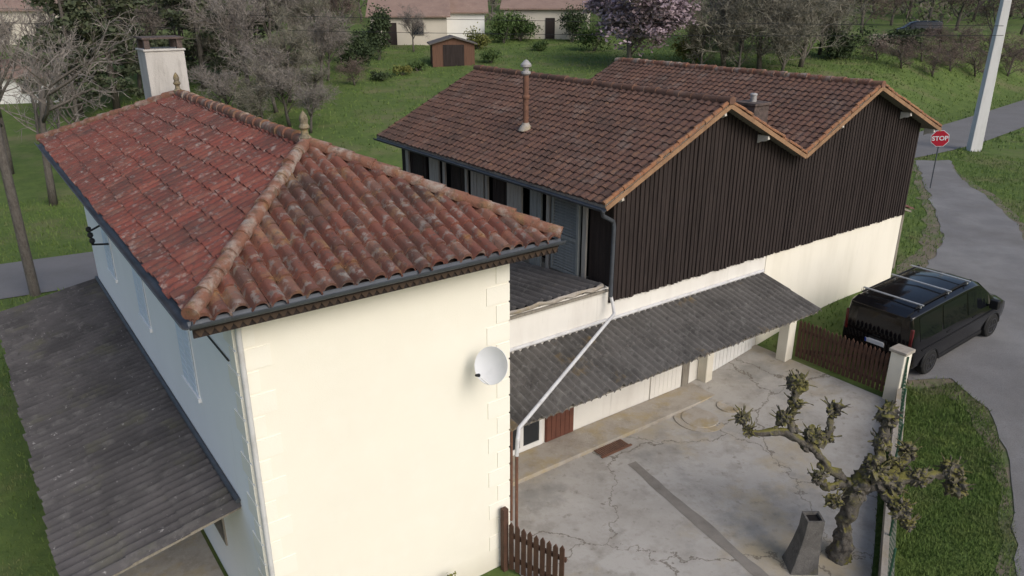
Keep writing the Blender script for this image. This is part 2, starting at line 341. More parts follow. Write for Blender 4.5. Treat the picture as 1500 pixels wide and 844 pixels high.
# road
rd=MB(); sts=[a for a in range(-80,150)]
for a in sts:
    b=rb(a)
    for k in range(7):
        w=2.1*(k-3)/3; x,y=W(a,b+w); rd.v.append((x,y,h(x,y)+.03))
n=7
rd.f=[(i*n+k,(i+1)*n+k,(i+1)*n+k+1,i*n+k+1) for i in range(len(sts)-1) for k in range(6)]; rd.uv=[None]*len(rd.f)
structure(rd.build('road',M['asphalt'],smooth=True))
def G2(l): return [ground(*p)[:2] for p in l]
lane_px=[(1342,236),(1358,275),(1373,318),(1384,352),(1355,392),(1298,425),(1270,455),(1258,500),(1330,556),(1395,556),(1446,600),(1470,660),(1480,730),(1490,800),(1504,870),(1640,870),(1600,640),(1560,480),(1520,375),(1486,325),(1445,288),(1408,264),(1392,236)]
LANE=G2(lane_px)
dirt_px=[(1336,240),(1350,285),(1358,330),(1346,365),(1322,392),(1294,410),(1270,440),(1245,500),(1324,566),(1390,578),(1428,625),(1452,690),(1470,790),(1484,870),(1660,870),(1620,640),(1575,470),(1530,365),(1492,316),(1450,281),(1411,260),(1394,238)]
sheet('dirt_verge',G2(dirt_px),.016,M['dirt'],.4,.16)
sheet('lane',LANE,.034,M['gravel'],.35,.09)
YARD_AB=[(6.4,2.5),(6.4,11.7),(16.72,11.7),(16.72,7.8),(12.1,5.32),(9,3.75),(7.5,2.5)]
YARD=[W(*p) for p in YARD_AB]
sheet('courtyard',YARD,.022,M['concrete'],.5,0,.8)
def absheet(name,P,off,m,**k): return sheet(name,[W(*p) for p in P],off,m,**k)
def AG(px,py):
    p=ground(px,py); return AB(p[0],p[1])
p0=AG(925,680);p1=AG(1120,850); d=Vector((p1[0]-p0[0],p1[1]-p0[1])).normalized(); nn=Vector((-d.y,d.x))*.12
absheet('drain_channel',[(p0[0]-nn.x,p0[1]-nn.y),(p1[0]-nn.x,p1[1]-nn.y),(p1[0]+nn.x,p1[1]+nn.y),(p0[0]+nn.x,p0[1]+nn.y)],.027,M['strip'],step=.25,jit=.03)
pav=MB()
pv=[(6.5,10.72),(14.2,10.72),(14.2,11.54),(6.5,11.54)]
pav.prism(pv,lambda p:(*p,-.05),lambda p:(*p,.11))
structure(abv(pav).build('pavement',M['conc_old'],bevel=.015))
absheet('porch_floor',[(.1,9.2),(2.2,9.2),(2.2,21.4),(.1,21.4)],.03,M['conc_old'])
# ---------------------------------------------------------------- roofs
def roof_slope(name,m,parent,o,u,v,ul,vl,pu,pv,amp,step,clips=(),ns=8,jz=.006,jv=.015,round_=False):
    o=Vector(o);u=Vector(u).normalized();v=Vector(v).normalized();n=u.cross(v)
    mb=MB(); nc=max(1,round(ul/pu)); nr=max(1,math.ceil(vl/pv)); pu=ul/nc
    for r in range(nr):
        for c in range(nc):
            jh=U(-jz,jz); sl=U(-jv,jv); tw=U(-jz,jz); vs=[]
            v0=r*pv+sl-.02; v1=min((r+1)*pv+.03,vl)
            for (vv,hh) in ((v0,-.03),(v0,step+jh),(v1,.0+jh*.3)):
                for k in range(ns+1):
                    x=k/ns
                    if round_: pr=amp*(max(0,1-((x-.5)/.40)**2)**.5 if abs(x-.5)<.40 else -.25*(abs(x-.5)-.40)/.1)
                    else: pr=amp*math.cos(2*PI*(x-.5))
                    hz=hh+pr if hh!=-.03 else pr-.012
                    vs.append(o+u*((c+x)*pu)+v*vv+n*(hz+tw*(x-.5)))
            q=ns+1
            mb.add(vs,[(i*q+k,i*q+k+1,(i+1)*q+k+1,(i+1)*q+k) for i in range(2) for k in range(ns)],uv=(c+.5,r+.5+7*len(parent.children)))
    oo=ORG.get(parent.name,(0,0,0)); me=mb.mesh(name,oo)
    if clips:
        bm=bmesh.new(); bm.from_mesh(me)
        for (p,q,keep) in clips:
            dd=Vector((q[0]-p[0],q[1]-p[1],0)); no=Vector((dd.y,-dd.x,0)).normalized()
            if no.dot(Vector((keep[0]-p[0],keep[1]-p[1],0)))>0: no=-no
            bmesh.ops.bisect_plane(bm,geom=bm.verts[:]+bm.edges[:]+bm.faces[:],plane_co=(p[0]-oo[0],p[1]-oo[1],0),plane_no=no,clear_outer=True)
        bm.to_mesh(me); bm.free()
    return link(name,me,m,parent,True,ang=50)
def ridge_tiles(mb,p,q,r=.12,L=.36,jit=.012):
    p=Vector(p);q=Vector(q);d=(q-p);n=max(1,int(d.length/L));dn=d.normalized()
    sd=dn.cross(Vector((0,0,1))).normalized();up=sd.cross(dn)
    for i in range(n):
        a=p+d*(i/n)-dn*.03;b=p+d*((i+1)/n)+dn*.02;vs=[]
        ja=Vector((U(-jit,jit),U(-jit,jit),U(-jit,jit)))
        for e,rr,lift in ((a,r*.8,-.02),(a,r*1.06,.012),(b,r*.88,0)):
            for j in range(9):
                an=-.45+(PI+.9)*j/8
                vs.append(e+ja+sd*math.cos(an)*rr+up*(math.sin(an)*rr+lift))
        mb.add(vs,[(k*9+j,k*9+j+1,(k+1)*9+j+1,(k+1)*9+j) for k in range(2) for j in range(8)]+[tuple(range(8,-1,-1))])
# ---------------------------------------------------------------- house
A0,A1,B0,B1,ZW=2.28,6.46,8.98,21.4,6.1
E0,E1,F0,F1,ZE,ZR=1.72,7.04,8.48,22.3,6.10,7.3
AM=(1.70+7.17)/2; G0,G1=11.6,19.3
HS=T('house','tall cream rendered house with red hipped tile roof and corner quoins beside the dark barn','house',(A0,B0,0))
MB().box(A0,A1,B0,B1,-.2,ZW).build('wall',M['cream'],HS)
MB().box(A0-.012,A0-.0005,B0+.001,B1,-.2,ZW).build('side_wall_tint_skin',M['skylight_tint'],HS)  # added skin over the cream wall, carries its painted skylight tone
def quoin(ca,cb,sa,sb):
    mb=MB(); z=.1; i=0; t=.012
    while z<5.75:
        la,lb=(.42,.24) if i%2 else (.24,.42)
        if sa>0: mb.box(ca-.014,ca+la,cb-t,cb-.0005,z,z+.29); mb.box(ca-t-.014,ca-.0125,cb+.001,cb+lb,z,z+.29)
        else: mb.box(ca-la,ca+t,cb-t,cb-.0005,z,z+.29); mb.box(ca+.0005,ca+t,cb+.001,cb+lb,z,z+.29)
        z+=.33; i+=1
    return mb
quoin(A0,B0,1,1).build('quoin',M['quoin'],HS)
quoin(A1,B0,-1,1).build('quoin',M['quoin'],HS)
rf=MB()
zb=ZE-.05
rf.add([(E0,F0,zb),(E1,F0,zb),(E1,F1,zb),(E0,F1,zb),(AM,G0,ZR-.06),(AM,G1,ZR-.06),(E0,F0,zb-.1),(E1,F0,zb-.1),(E1,F1,zb-.1),(E0,F1,zb-.1)],
  [(0,1,4),(1,2,5,4),(2,3,5),(3,0,4,5),(9,8,7,6),(0,6,7,1),(1,7,8,2),(2,8,9,3),(3,9,6,0)])
RF=rf.build('roof',M['darkwood'],HS)
c1,c2,c3,c4=(E0,F0),(E1,F0),(E1,F1),(E0,F1); g0,g1=(AM,G0),(AM,G1)
rise=ZR-ZE
sl=lambda run:math.hypot(run,rise)
roof_slope('tile_slope',M['canal'],RF,(E0,F0,ZE-.03),(1,0,0),(0,G0-F0,rise),E1-E0,sl(G0-F0),.222,.36,.088,.034,[(c1,g0,(AM,F0)),(c2,g0,(AM,F0))],jz=.012,jv=.03,round_=True,ns=10)
roof_slope('tile_slope',M['canalred'],RF,(E0,F1,ZE-.02),(0,-1,0),(AM-E0,0,rise),F1-F0,sl(AM-E0),.222,.36,.075,.032,[(c1,g0,(E0,15)),(c4,g1,(E0,15))],jz=.011,jv=.025,round_=True,ns=10)
roof_slope('tile_slope',M['canal'],RF,(E1,F0,ZE-.02),(0,1,0),(AM-E1,0,rise),F1-F0,sl(E1-AM),.222,.36,.075,.03,[(c2,g0,(E1,15)),(c3,g1,(E1,15))],round_=True)
roof_slope('tile_slope',M['canal'],RF,(E1,F1,ZE-.02),(-1,0,0),(0,G1-F1,rise),E1-E0,sl(F1-G1),.222,.36,.075,.03,[(c3,g1,(AM,F1)),(c4,g1,(AM,F1))],round_=True)
rt=MB(); k=.055
ridge_tiles(rt,(AM,G0,ZR+k),(AM,G1,ZR+k),.105)
for cx,gx in ((c1,g0),(c2,g0),(c3,g1),(c4,g1)): ridge_tiles(rt,(cx[0],cx[1],ZE+k+.01),(gx[0],gx[1],ZR+k),.10,.36)
rt.build('ridge_tiles',M['ridge'],RF,True)
for gx in (g0,g1):
    z=ZR+.12; s_=.82
    MB().lathe([(r_*s_,z+q_*s_) for r_,q_ in ((.11,-.1),(.12,0),(.07,.06),(.06,.14),(.10,.18),(.10,.21),(.07,.26),(.085,.33),(.062,.42),(.025,.47),(.004,.5))],(gx[0],gx[1],0),14).build('finial',M['stone'],RF,True)
ca0,ca1,cb0,cb1=3.98,4.86,19.95,20.75
ch=MB().box(ca0,ca1,cb0,cb1,6.3,8.26); ch.box(ca0-.03,ca1+.03,cb0-.03,cb1+.03,8.26,8.31)
CH=ch.build('chimney',M['chim'],HS,bevel=.015)
cc=MB()
for a in (ca0+.02,ca1-.14):
    for b in (cb0+.02,cb1-.14): cc.box(a,a+.12,b,b+.12,8.31,8.53)
cc.box(ca0-.02,ca1+.02,cb0-.02,cb1+.02,8.53,8.57)
cc.build('chimney_cap',M['brick'],CH)
zg=ZE-.02
MB().halfpipe((E0-.07,F0-.05,zg),(E0-.07,F1,zg),.075,(1,0,0)).build('gutter',M['zinc'],HS,True)
MB().halfpipe((E0-.05,F0-.07,zg),(E1+.02,F0-.07,zg),.075,(0,1,0)).build('gutter',M['zinc'],HS,True)
fr=MB(); a=E0+.02
while a<E1-.1:
    b=F0+.012
    pl=[(0,0),(.105,0),(.105,-.06),(.0525,-.135),(0,-.06)]
    fr.prism([(a+p,zb-.06+q) for p,q in pl],lambda p:(p[0],b,p[1]),lambda p:(p[0],b+.018,p[1])); a+=.108
fr.build('eaves_fringe',M['fringe'],HS)
MB().box(E0,E1,F0+.031,F0+.055,zb-.2,zb-.1).build('fascia',M['darkwood'],HS)
MB().tube([(A0+.03,B0-.3,5.95),(A0+.03,B0-.12,5.78),(A0+.03,B0-.09,5.6),(A0+.03,B0-.09,0)],.038,10).build('downpipe',M['pipe'],HS,True)
for wb in (11.9,15.2,18.5):
    w=MB()
    w.box(A0-.022,A0-.0125,wb-.46,wb+.46,3.6,5.0)
    WN=w.build('window',M['skylight_tint'],HS)
    MB().box(A0-.026,A0-.0225,wb-.42,wb+.42,3.63,4.97).build('pane',M['glass'],WN)
    for s in (-1,1):
        c=wb+s*.215
        sh=MB().box(A0-.036,A0-.0265,c-.21,c+.21,3.61,4.99)
        for q in range(10): sh.box(A0-.042,A0-.0365,c-.17,c+.17,3.67+q*.13,3.75+q*.13)
        sh.build('shutter',M['blueshut'],WN)
    MB().box(A0-.06,A0-.0125,wb-.5,wb+.5,3.52,3.595).build('sill',M['skylight_tint'],WN)
MB().box(A0-.04,A0-.0125,13.4,14.4,.05,2.15).build('door',M['gatewood'],HS)
wl=MB().box(A0-.04,A0-.0125,11.2,12.2,.9,2.0); WL=wl.build('window',M['greywood'],HS)
MB().box(A0-.046,A0-.041,11.28,12.12,.98,1.92).build('pane',M['glass'],WL)
br=MB(); br.tube([(A0,18.1,4.9),(A0-.35,18.1,4.75),(A0-.35,18.1,4.45),(A0,18.1,4.4)],.025,6)
for q in range(3): br.lathe([(.03,0),(.06,.04),(.05,.1),(.02,.12)],(A0-.35,18.0+q*.12,4.5+q*.1),8)
br.build('cable_bracket',M['darkmetal'],HS,True)
MB().tube([(A0-.03,9.3,5.1),(A0-.03,14,5.15),(A0-.03,21,5.2)],.012,5).build('wall_cable',M['darkmetal'],HS)
# porch roof (left lean-to)
pr=MB(); pr.hexa([(0,9.9,2.0),(A0-.013,9.9,2.44),(A0-.013,21.5,2.44),(0,21.5,2.0),(0,9.9,2.05),(A0-.013,9.9,2.49),(A0-.013,21.5,2.49),(0,21.5,2.05)])
PR=pr.build('porch_roof',M['greywood'],HS)
roof_slope('corrugated_sheet',M['fibrodark'],PR,(-.08,21.6,2.11),(0,-1,0),(A0+.06,0,.45),11.75,2.4,.19,.8,.05,.02,jz=.006,jv=.03,ns=8)
MB().tube([(A0-.05,9.85,2.62),(A0-.05,21.5,2.62)],.04,8).build('flashing',M['zinc'],HS)
for b in (10.1,13.8,17.5,21.2):
    MB().box(.08,.2,b-.06,b+.06,0,2.02).build('porch_post',M['greywood'],HS)
# satellite dish
c=Vector((5.82,8.5,4.3))
SD=T('satellite_dish','pale grey satellite dish on a bracket near the right corner of the cream wall','satellite dish',tuple(c))
nrm=Vector((-.84,-.36,.40)).normalized(); q=nrm.to_track_quat('Z','Y').to_matrix()
dm=MB().lathe([(.02,-.02),(.14,-.006),(.22,.025),(.285,.06),(.289,.055),(.22,.013),(.14,-.021),(.02,-.035)],c,28,q); dm.build('reflector',M['dish'],SD,True)
ar=MB()
bot=min([q@Vector((.28*math.cos(t),.28*math.sin(t),.05)) for t in [i*.2 for i in range(32)]],key=lambda v:v.z)
lnb=c+nrm*.46+Vector((0,0,-.16))
ar.tube([c+bot,lnb],.009,6); ar.build('arm',M['dish'],SD)
MB().tube([lnb+nrm*.04,lnb-nrm*.04],[.02,.028],10).build('receiver',M['darkmetal'],SD)
MB().tube([c-nrm*.03,c+Vector((.12,.1,-.05)),c+Vector((.12,.25,-.2)),(5.94,8.981,4.05)],.02,8).build('mount',M['darkmetal'],SD)
# ---------------------------------------------------------------- barn
BA,BB,BF,BR=11.05,23.45,11.56,21.1
BN=T('barn','large twin gabled barn clad in dark boards over a pale base, brown tiled roofs','barn',(BA,BF,0))
RL=[(10.45,5.5),(14.1,7.28),(17.22,5.78),(20.3,7.26),(23.97,5.80)]
def rz(a):
    for (p,q),(r,s) in zip(RL,RL[1:]):
        if a<=r: return q+(s-q)*(a-p)/(r-p)
MB().box(BA,16.7,BF,BR,-.2,3.14).build('base_wall',M['wallwhite'],BN,label='stained white lower wall above the canopy')
MB().box(16.7,BB,BF-.02,BR,-.2,3.14).build('base_wall',M['wallcream'],BN,label='cream lower wall beyond the canopy')
core=MB(); pl=[(11.5,3.14),(11.5,5.75),(14.1,7.05),(17.22,5.55),(20.3,7.03),(23.35,5.8),(23.35,3.14)]
core.prism(pl,lambda p:(p[0],BF+.1,p[1]),lambda p:(p[0],BR,p[1])); core.build('loft_inside',M['void'],BN)
bd=MB(); a=BA; i=0; cw_=.068
while a<BB-.01:
    w=min(cw_,BB-a); d=U(0,.01)+(.024 if i%2 else 0); i+=1
    z0=3.10+U(-.03,.02); z1=rz(a)-.1; z2=rz(a+w)-.1
    bd.hexa([(a,BF-.05-d,z0),(a+w,BF-.05-d,z0),(a+w,BF+.02,z0),(a,BF+.02,z0),(a,BF-.05-d,z1),(a+w,BF-.05-d,z2),(a+w,BF+.02,z2),(a,BF+.02,z1)]); a+=cw_
bd.build('gable_cladding',M['darkwood'],BN)
MB().box(BB-.1,BB+.05,BF+.03,BR,3.12,5.62).build('end_cladding',M['darkwood'],BN)
# small tiled lean-to on the far end wall
sr=MB().hexa([(BB+.051,11.9,3.28),(24.75,11.9,2.86),(24.75,17.5,2.86),(BB+.051,17.5,3.28),(BB+.051,11.9,3.34),(24.75,11.9,2.92),(24.75,17.5,2.92),(BB+.051,17.5,3.34)])
SR=sr.build('side_roof',M['greywood'],BN)
roof_slope('tile_slope',M['canalred'],SR,(24.8,11.85,2.96),(0,1,0),(-(24.8-BB-.06),0,.43),5.7,1.41,.22,.34,.05,.026,round_=True)
for b in (12.1,14.7,17.3): MB().box(24.5,24.62,b-.06,b+.06,.7,2.9).build('side_post',M['greywood'],BN)
# left side of loft
MB().box(11.06,11.3,BF,BR,5.35,5.6).build('wall_plate',M['darkwood'],BN)
MB().box(11.06,11.3,BF,BR,3.15,3.35).build('sill_plate',M['greywood'],BN)
for lo,hi in ((11.6,12.3),(15.45,16.1),(17.5,18.2),(19.6,21.05)):
    sb=MB(); n=max(1,int((hi-lo)/.15)); 
    for k in range(n):
        p=lo+(hi-lo)*k/n; q=lo+(hi-lo)*(k+1)/n; d=U(0,.02)
        sb.box(11.10-d,11.16,p,q-.004 if k<n-1 else q,3.36,5.345)
    sb.build('side_boards',M['darkwood'],BN)
for bc,w,m_ in ((15.07,.62,'palewood'),(16.75,.6,'palewood'),(19.0,.55,'palewood'),(16.3,.12,'palewood'),(14.2,.45,'bluewood'),(17.3,.12,'palewood'),(20.6,.2,'palewood'),(18.45,.14,'palewood'),(13.72,.12,'palewood'),(12.4,.14,'palewood')):
    pb=MB(); n=max(1,int(w/.14))
    for i in range(n): pb.box(11.0+U(0,.015),11.059,bc-w/2+i*w/n,bc-w/2+(i+1)*w/n-.012,3.2,5.34+U(-.03,0))
    pb.build('post',M[m_],BN)
lv=MB()
L0,L1=12.6,13.5
for e in (L0,L1): lv.box(10.98,11.059,e-.04,e+.04,3.36,5.2)
for e in (3.36,4.2,5.12): lv.box(10.98,11.059,L0+.04,L1-.04,e,e+.08)
for i in range(24):
    z=3.47+i*.07
    lv.hexa([(10.985,L0+.05,z),(11.05,L0+.05,z+.04),(11.05,L1-.05,z+.04),(10.985,L1-.05,z),(10.985,L0+.05,z+.012),(11.05,L0+.05,z+.052),(11.05,L1-.05,z+.052),(10.985,L1-.05,z+.012)])
lv.build('louvred_shutter',M['bluewood'],BN)
R0,R1=11.15,21.4
def gable_roof(i,eL,rd_,eR):
    mb=MB(); t=.08
    up=[(eL[0],R0,eL[1]-.03),(rd_[0],R0,rd_[1]-.03),(eR[0],R0,eR[1]-.03)]
    poly=[(p[0],p[2]) for p in up]+[(p[0],p[2]-t) for p in reversed(up)]
    mb.prism(poly,lambda p:(p[0],R0,p[1]),lambda p:(p[0],R1,p[1]))
    r=mb.build('roof',M['greywood'],BN)
    rl=rd_[0]-eL[0]; rz_=rd_[1]-eL[1]
    roof_slope('tile_slope',M['barntile'],r,(eL[0],R1,eL[1]),(0,-1,0),(rl,0,rz_),R1-R0,math.hypot(rl,rz_),.215,.226,.017,.026,ns=6,jz=.010,jv=.012)
    rl=eR[0]-rd_[0]; rz_=rd_[1]-eR[1]
    roof_slope('tile_slope',M['barntile'],r,(eR[0],R0,eR[1]),(0,1,0),(-rl,0,rz_),R1-R0,math.hypot(rl,rz_),.215,.226,.017,.026,ns=6,jz=.010,jv=.012)
    q=MB(); ridge_tiles(q,(rd_[0],R0-.02,rd_[1]+.0),(rd_[0],R1,rd_[1]+.0),.10,.38); q.build('ridge_tiles',M['ridge'] if i else M['barntile'],r,True)
    q=MB()
    for e in (eL,eR):
        ridge_tiles(q,(e[0],R0+.02,e[1]+.012),(rd_[0],R0+.02,rd_[1]+.012),.05,.28)
    q.build('verge_tiles',M['verge'],r,True)
    for e in (eL,eR):
        MB().bar((e[0],R0-.028,e[1]-.09),(rd_[0],R0-.028,rd_[1]-.09),.025,.10).build('bargeboard',M['tanwood'],r)
    for e,sg in ((eL,1),(eR,-1)):
        for f in ((.14,.97) if (i,sg)==(0,1) else (.08,.5) if (i,sg)==(1,-1) else (.5,)):
            q=MB()
            a=e[0]+(rd_[0]-e[0])*f; z=e[1]+(rd_[1]-e[1])*f-.17
            q.prism([(R0+.03,z),(R0+.01,z-.08),(R0+.1,z-.13),(R0+.22,z-.15),(BF-.1,z-.2),(BF-.1,z)],lambda p:(a-.035,p[0],p[1]),lambda p:(a+.035,p[0],p[1]))
            q.build('purlin_end',M['oldwhite'],r)
gable_roof(0,RL[0],RL[1],RL[2]); gable_roof(1,RL[2],RL[3],RL[4])
MB().halfpipe((10.38,R0-.05,5.42),(10.38,R1,5.42),.07,(1,0,0)).build('gutter',M['zinc'],BN,True)
MB().tube([(10.4,R0+.02,5.36),(10.45,R0+.05,5.25),(10.9,BF-.2,5.02),(10.93,BF-.2,4.9),(10.93,BF-.2,3.3)],.045,10).build('downpipe',M['zinc'],BN,True)
MB().tube([(10.93,BF-.2,3.34),(10.97,BF-.25,3.1),(10.85,BF-.42,2.98),(6.72,9.05,2.62),(6.60,8.92,2.52),(6.58,8.92,2.2)],.036,10).build('downpipe',M['pipe'],BN,True,label='long pale pipe slanting from the barn corner to the house corner')
MB().tube([(6.58,8.92,2.25),(6.58,8.92,.05)],.028,8).build('downpipe',M['rust'],BN,True,label='thin rusty pipe down the house corner')
# canopy
cn=MB(); cn.hexa([(6.52,9.8,2.05),(16.6,9.8,2.05),(16.6,BF-.02,2.51),(6.52,BF-.02,2.51),(6.52,9.8,2.09),(16.6,9.8,2.09),(16.6,BF-.02,2.55),(6.52,BF-.02,2.55)])
CN=cn.build('canopy',M['greywood'],BN)
roof_slope('corrugated_sheet',M['fibro'],CN,(6.5,9.74,2.145),(1,0,0),(0,BF-9.76,.46),10.15,math.hypot(BF-9.76,.46),.19,.97,.048,.02,jz=.006,jv=.03,ns=8)
MB().tube([(6.5,BF-.04,2.67),(16.6,BF-.04,2.67)],.04,8).build('flashing',M['pipe'],CN)
MB().tube([(7.15,9.86,0),(7.15,9.86,2.06)],.026,8).build('canopy_post',M['rust'],BN)
zp=h(*W(16.65,10.6))
MB().box(16.5,16.8,10.45,10.75,zp-.1,zp+1.55).build('canopy_pier',M['wallcream'],BN,bevel=.02)
# outbuilding between house and barn
OB=T('outbuilding','low white walled link between house and barn under a grey corrugated roof','outbuilding',(6.6,BF,0))
MB().box(6.5,BA-.002,BF,BF+.25,-.1,3.44).build('wall',M['wallwhite'],OB)
ob=MB().hexa([(6.5,BF-.06,3.36),(BA-.06,BF-.06,3.36),(BA-.06,20,2.4),(6.5,20,2.4),(6.5,BF-.06,3.42),(BA-.06,BF-.06,3.42),(BA-.06,20,2.46),(6.5,20,2.46)])
OR_=ob.build('roof',M['greywood'],OB)
roof_slope('corrugated_sheet',M['fibrolink'],OR_,(BA-.06,20,2.55),(-1,0,0),(0,-(20-BF+.08),.96),BA-6.57,8.5,.24,1.2,.062,.02,ns=8,jz=.006,jv=.03)
mz=MB(); pts=[(6.55+i*.18,BF-.02+U(-.02,.02),3.50+U(-.02,.02)) for i in range(25)]
mz.tube(pts,[U(.03,.055) for _ in pts],7,.25); mz.build('edge_mortar',M['conc_old'],OR_,True)
DR=MB().box(9.3,10.1,BF-.045,BF-.002,.11,2.15)
for i in range(6): DR.box(9.32+i*.13,9.44+i*.13,BF-.065,BF-.0455,.13,2.13)
DR.build('door',M['redshut'],OB)
wd=MB()
x0_,x1_=8.05,9.2
for x0,x1,z0,z1 in ((x0_,x1_,.12,.24),(x0_,x1_,2.02,2.12),(x0_,x0_+.09,.24,2.02),(8.58,8.67,.24,2.02),(x1_-.09,x1_,.24,2.02)): wd.box(x0,x1,BF-.05,BF-.003,z0,z1)
WD=wd.build('glazed_door',M['whitepaint'],OB)
MB().box(x0_+.09,x1_-.09,BF-.03,BF-.006,.24,2.02).build('pane',M['glass'],WD)
dd=MB()
for i in range(7): dd.box(12.6+i*.15,12.745+i*.15,BF-.04,BF-.003,.12,1.95)
dd.build('door',M['wallwhite'],BN)
gd=MB()
for i in range(12): gd.box(14.7+i*.15,14.84+i*.15,BF-.05,BF-.003,.15,2.2)
gd.build('garage_door',M['whitepaint'],BN)
MB().box(14.35,14.6,BF-.3,BF-.003,0,2.3).build('pier',M['wallcream'],BN,bevel=.02)
MB().box(13.75,14.0,BF-.03,BF-.003,.1,2.2).build('service_door',M['greywood'],BN)
# stove pipe on barn roof
def roofhit(px,py):
    d=ray(px,py); t=10
    while t<60:
        x,y,z=d[0]*t,d[1]*t,HC+d[2]*t; a,b=AB(x,y)
        if 10.4<a<24 and 11<b<21.4 and z<rz(a): return a,b,z
        t+=.02
sa,sb_,sz=roofhit(770,190) or (12.05,16.6,6.2)
SP=T('stove_pipe','tall rusty stove pipe with cowl on the left barn roof','chimney pipe',(sa,sb_,sz))
MB().tube([(sa,sb_,sz-.1),(sa,sb_,sz+1.36)],.075,14).build('pipe',M['rust'],SP,True)
MB().lathe([(.2,sz-.02),(.15,sz+.08),(.095,sz+.14),(.09,sz+.18)],(sa,sb_,0),12).build('flashing',M['conc_old'],SP,True)
MB().lathe([(.09,sz+.78),(.10,sz+.8),(.10,sz+.86),(.085,sz+.88)],(sa,sb_,0),12).build('collar',M['rust'],SP,True)
zt_=sz-.06
cw=MB().lathe([(.08,zt_+1.42),(.12,zt_+1.46),(.12,zt_+1.5),(.07,zt_+1.53),(.07,zt_+1.6),(.14,zt_+1.63),(.14,zt_+1.68),(.05,zt_+1.78),(.01,zt_+1.8)],(sa,sb_,0),14); cw.build('cowl',M['dullmetal'],SP,True)
BC=T('brick_chimney','small sooty brick chimney with metal flue in the valley between barn roofs','chimney',(17.75,13.3,5.9))
MB().box(17.42,18.03,12.97,13.58,5.8,6.72).box(17.37,18.08,12.92,13.63,6.72,6.79).build('stack',M['brick'],BC,bevel=.01)
MB().tube([(17.73,13.28,6.79),(17.73,13.28,6.95)],.085,14).build('flue',M['dullmetal'],BC,True)
MB().lathe([(.095,6.95),(.10,6.98),(.08,7.01),(.01,7.02)],(17.73,13.28,0),14).build('flue_cap',M['dullmetal'],BC,True)
# ---------------------------------------------------------------- yard things
def picket(T_,p,q,n,ht,z0,z1):
    pk=MB(); p=Vector((p[0],p[1],0));q=Vector((q[0],q[1],0)); d=(q-p).normalized(); sd=Vector((-d.y,d.x,0))
    for i in range(n):
        c=p.lerp(q,(i+.5)/n); w=(q-p).length/n*.34; zz=z0+(z1-z0)*(i+.5)/n
        hh=ht+U(-.02,.02)
        pts=[(-w,.07),(w,.07),(w,hh-.07),(0,hh),(-w,hh-.07)]
        pk.prism(pts,lambda s:(c+d*s[0]+sd*.012+Vector((0,0,zz+s[1]))),lambda s:(c+d*s[0]-sd*.012+Vector((0,0,zz+s[1]))))
    pk.build('picket_panel',M['gatewood'],T_)
    for z in (.28,ht-.28):
        MB().bar(p+sd*.035+Vector((0,0,z0+z)),q+sd*.035+Vector((0,0,z1+z)),.04,.08).build('rail',M['gatewood'],T_)
za=h(*W(16.85,10.4)); zc=h(*W(16.85,7.9))
FG=T('picket_gate','wide brown picket gate between the cream pier and the concrete gatepost','gate',(16.85,10.4,za))
picket(FG,(16.85,10.42),(16.85,7.95),22,1.12,za,zc)
MB().bar((16.89,10.35,za+.25),(16.89,8.0,zc+.9),.03,.07).build('brace',M['gatewood'],FG)
GP=T('gatepost','square pale concrete gatepost with flat cap at the end of the wide picket gate','gatepost',(16.85,7.7,zc))
MB().box(16.68,17.02,7.53,7.87,zc-.1,zc+1.25).build('shaft',M['wallcream'],GP,bevel=.02)
MB().box(16.64,17.06,7.49,7.91,zc+1.25,zc+1.33).build('cap',M['conc_old'],GP,bevel=.015)
SG=T('picket_gate','narrow brown picket gate standing open against the house corner','gate',(6.4,8.8,0))
picket(SG,(6.30,8.78),(6.68,7.7),9,1.05,0,0)
MB().box(6.22,6.32,8.80,8.90,0,1.3).build('gatepost',M['gatewood'],SG)
# low wall & wire fence
LW=T('low_wall','low grey concrete boundary wall between courtyard and grass','wall',(16.7,7.55,0))
lp=[(16.78,7.5),(14.4,6.28),(12.1,5.1),(9.5,3.75),(7.6,2.7)]
lw=MB()
for p,q in zip(lp,lp[1:]):
    for i in range(4):
        s=Vector(p).lerp(Vector(q),i/4);e=Vector(p).lerp(Vector(q),(i+1)/4)
        zs=h(*W(*s));ze=h(*W(*e)); n=Vector((-(e-s).y,(e-s).x)).normalized()*.1
        lw.hexa([(s.x-n.x,s.y-n.y,zs-.2),(e.x-n.x,e.y-n.y,ze-.2),(e.x+n.x,e.y+n.y,ze-.2),(s.x+n.x,s.y+n.y,zs-.2),(s.x-n.x,s.y-n.y,zs+.42),(e.x-n.x,e.y-n.y,ze+.42),(e.x+n.x,e.y+n.y,ze+.42),(s.x+n.x,s.y+n.y,zs+.42)])
lw.build('wall_body',M['conc_old'],LW)
WF=T('wire_fence','green wire mesh fence standing along the low grey wall','fence',(16.7,7.55,.4))
wm=MB(); pts=[]
for p,q in zip(lp,lp[1:]):
    n=max(1,int((Vector(q)-Vector(p)).length/1.3))
    for i in range(n): pts.append(Vector(p).lerp(Vector(q),i/n))
for s,e in zip(pts,pts[1:]):
    zs=h(*W(*s))+.42;ze=h(*W(*e))+.42
    MB().tube([(s.x,s.y,zs-.02),(s.x,s.y,zs+.8)],.022,8).build('fence_post',M['greenwire'],WF)
    for k in range(9): wm.tube([(s.x,s.y,zs+.03+k*.09),(e.x,e.y,ze+.03+k*.09)],.0035,3)
    for k in range(9):
        c=s.lerp(e,k/9); z=zs+(ze-zs)*k/9; wm.tube([(c.x,c.y,z),(c.x,c.y,z+.76)],.003,3)
wm.build('wire_mesh',M['greenwire'],WF)
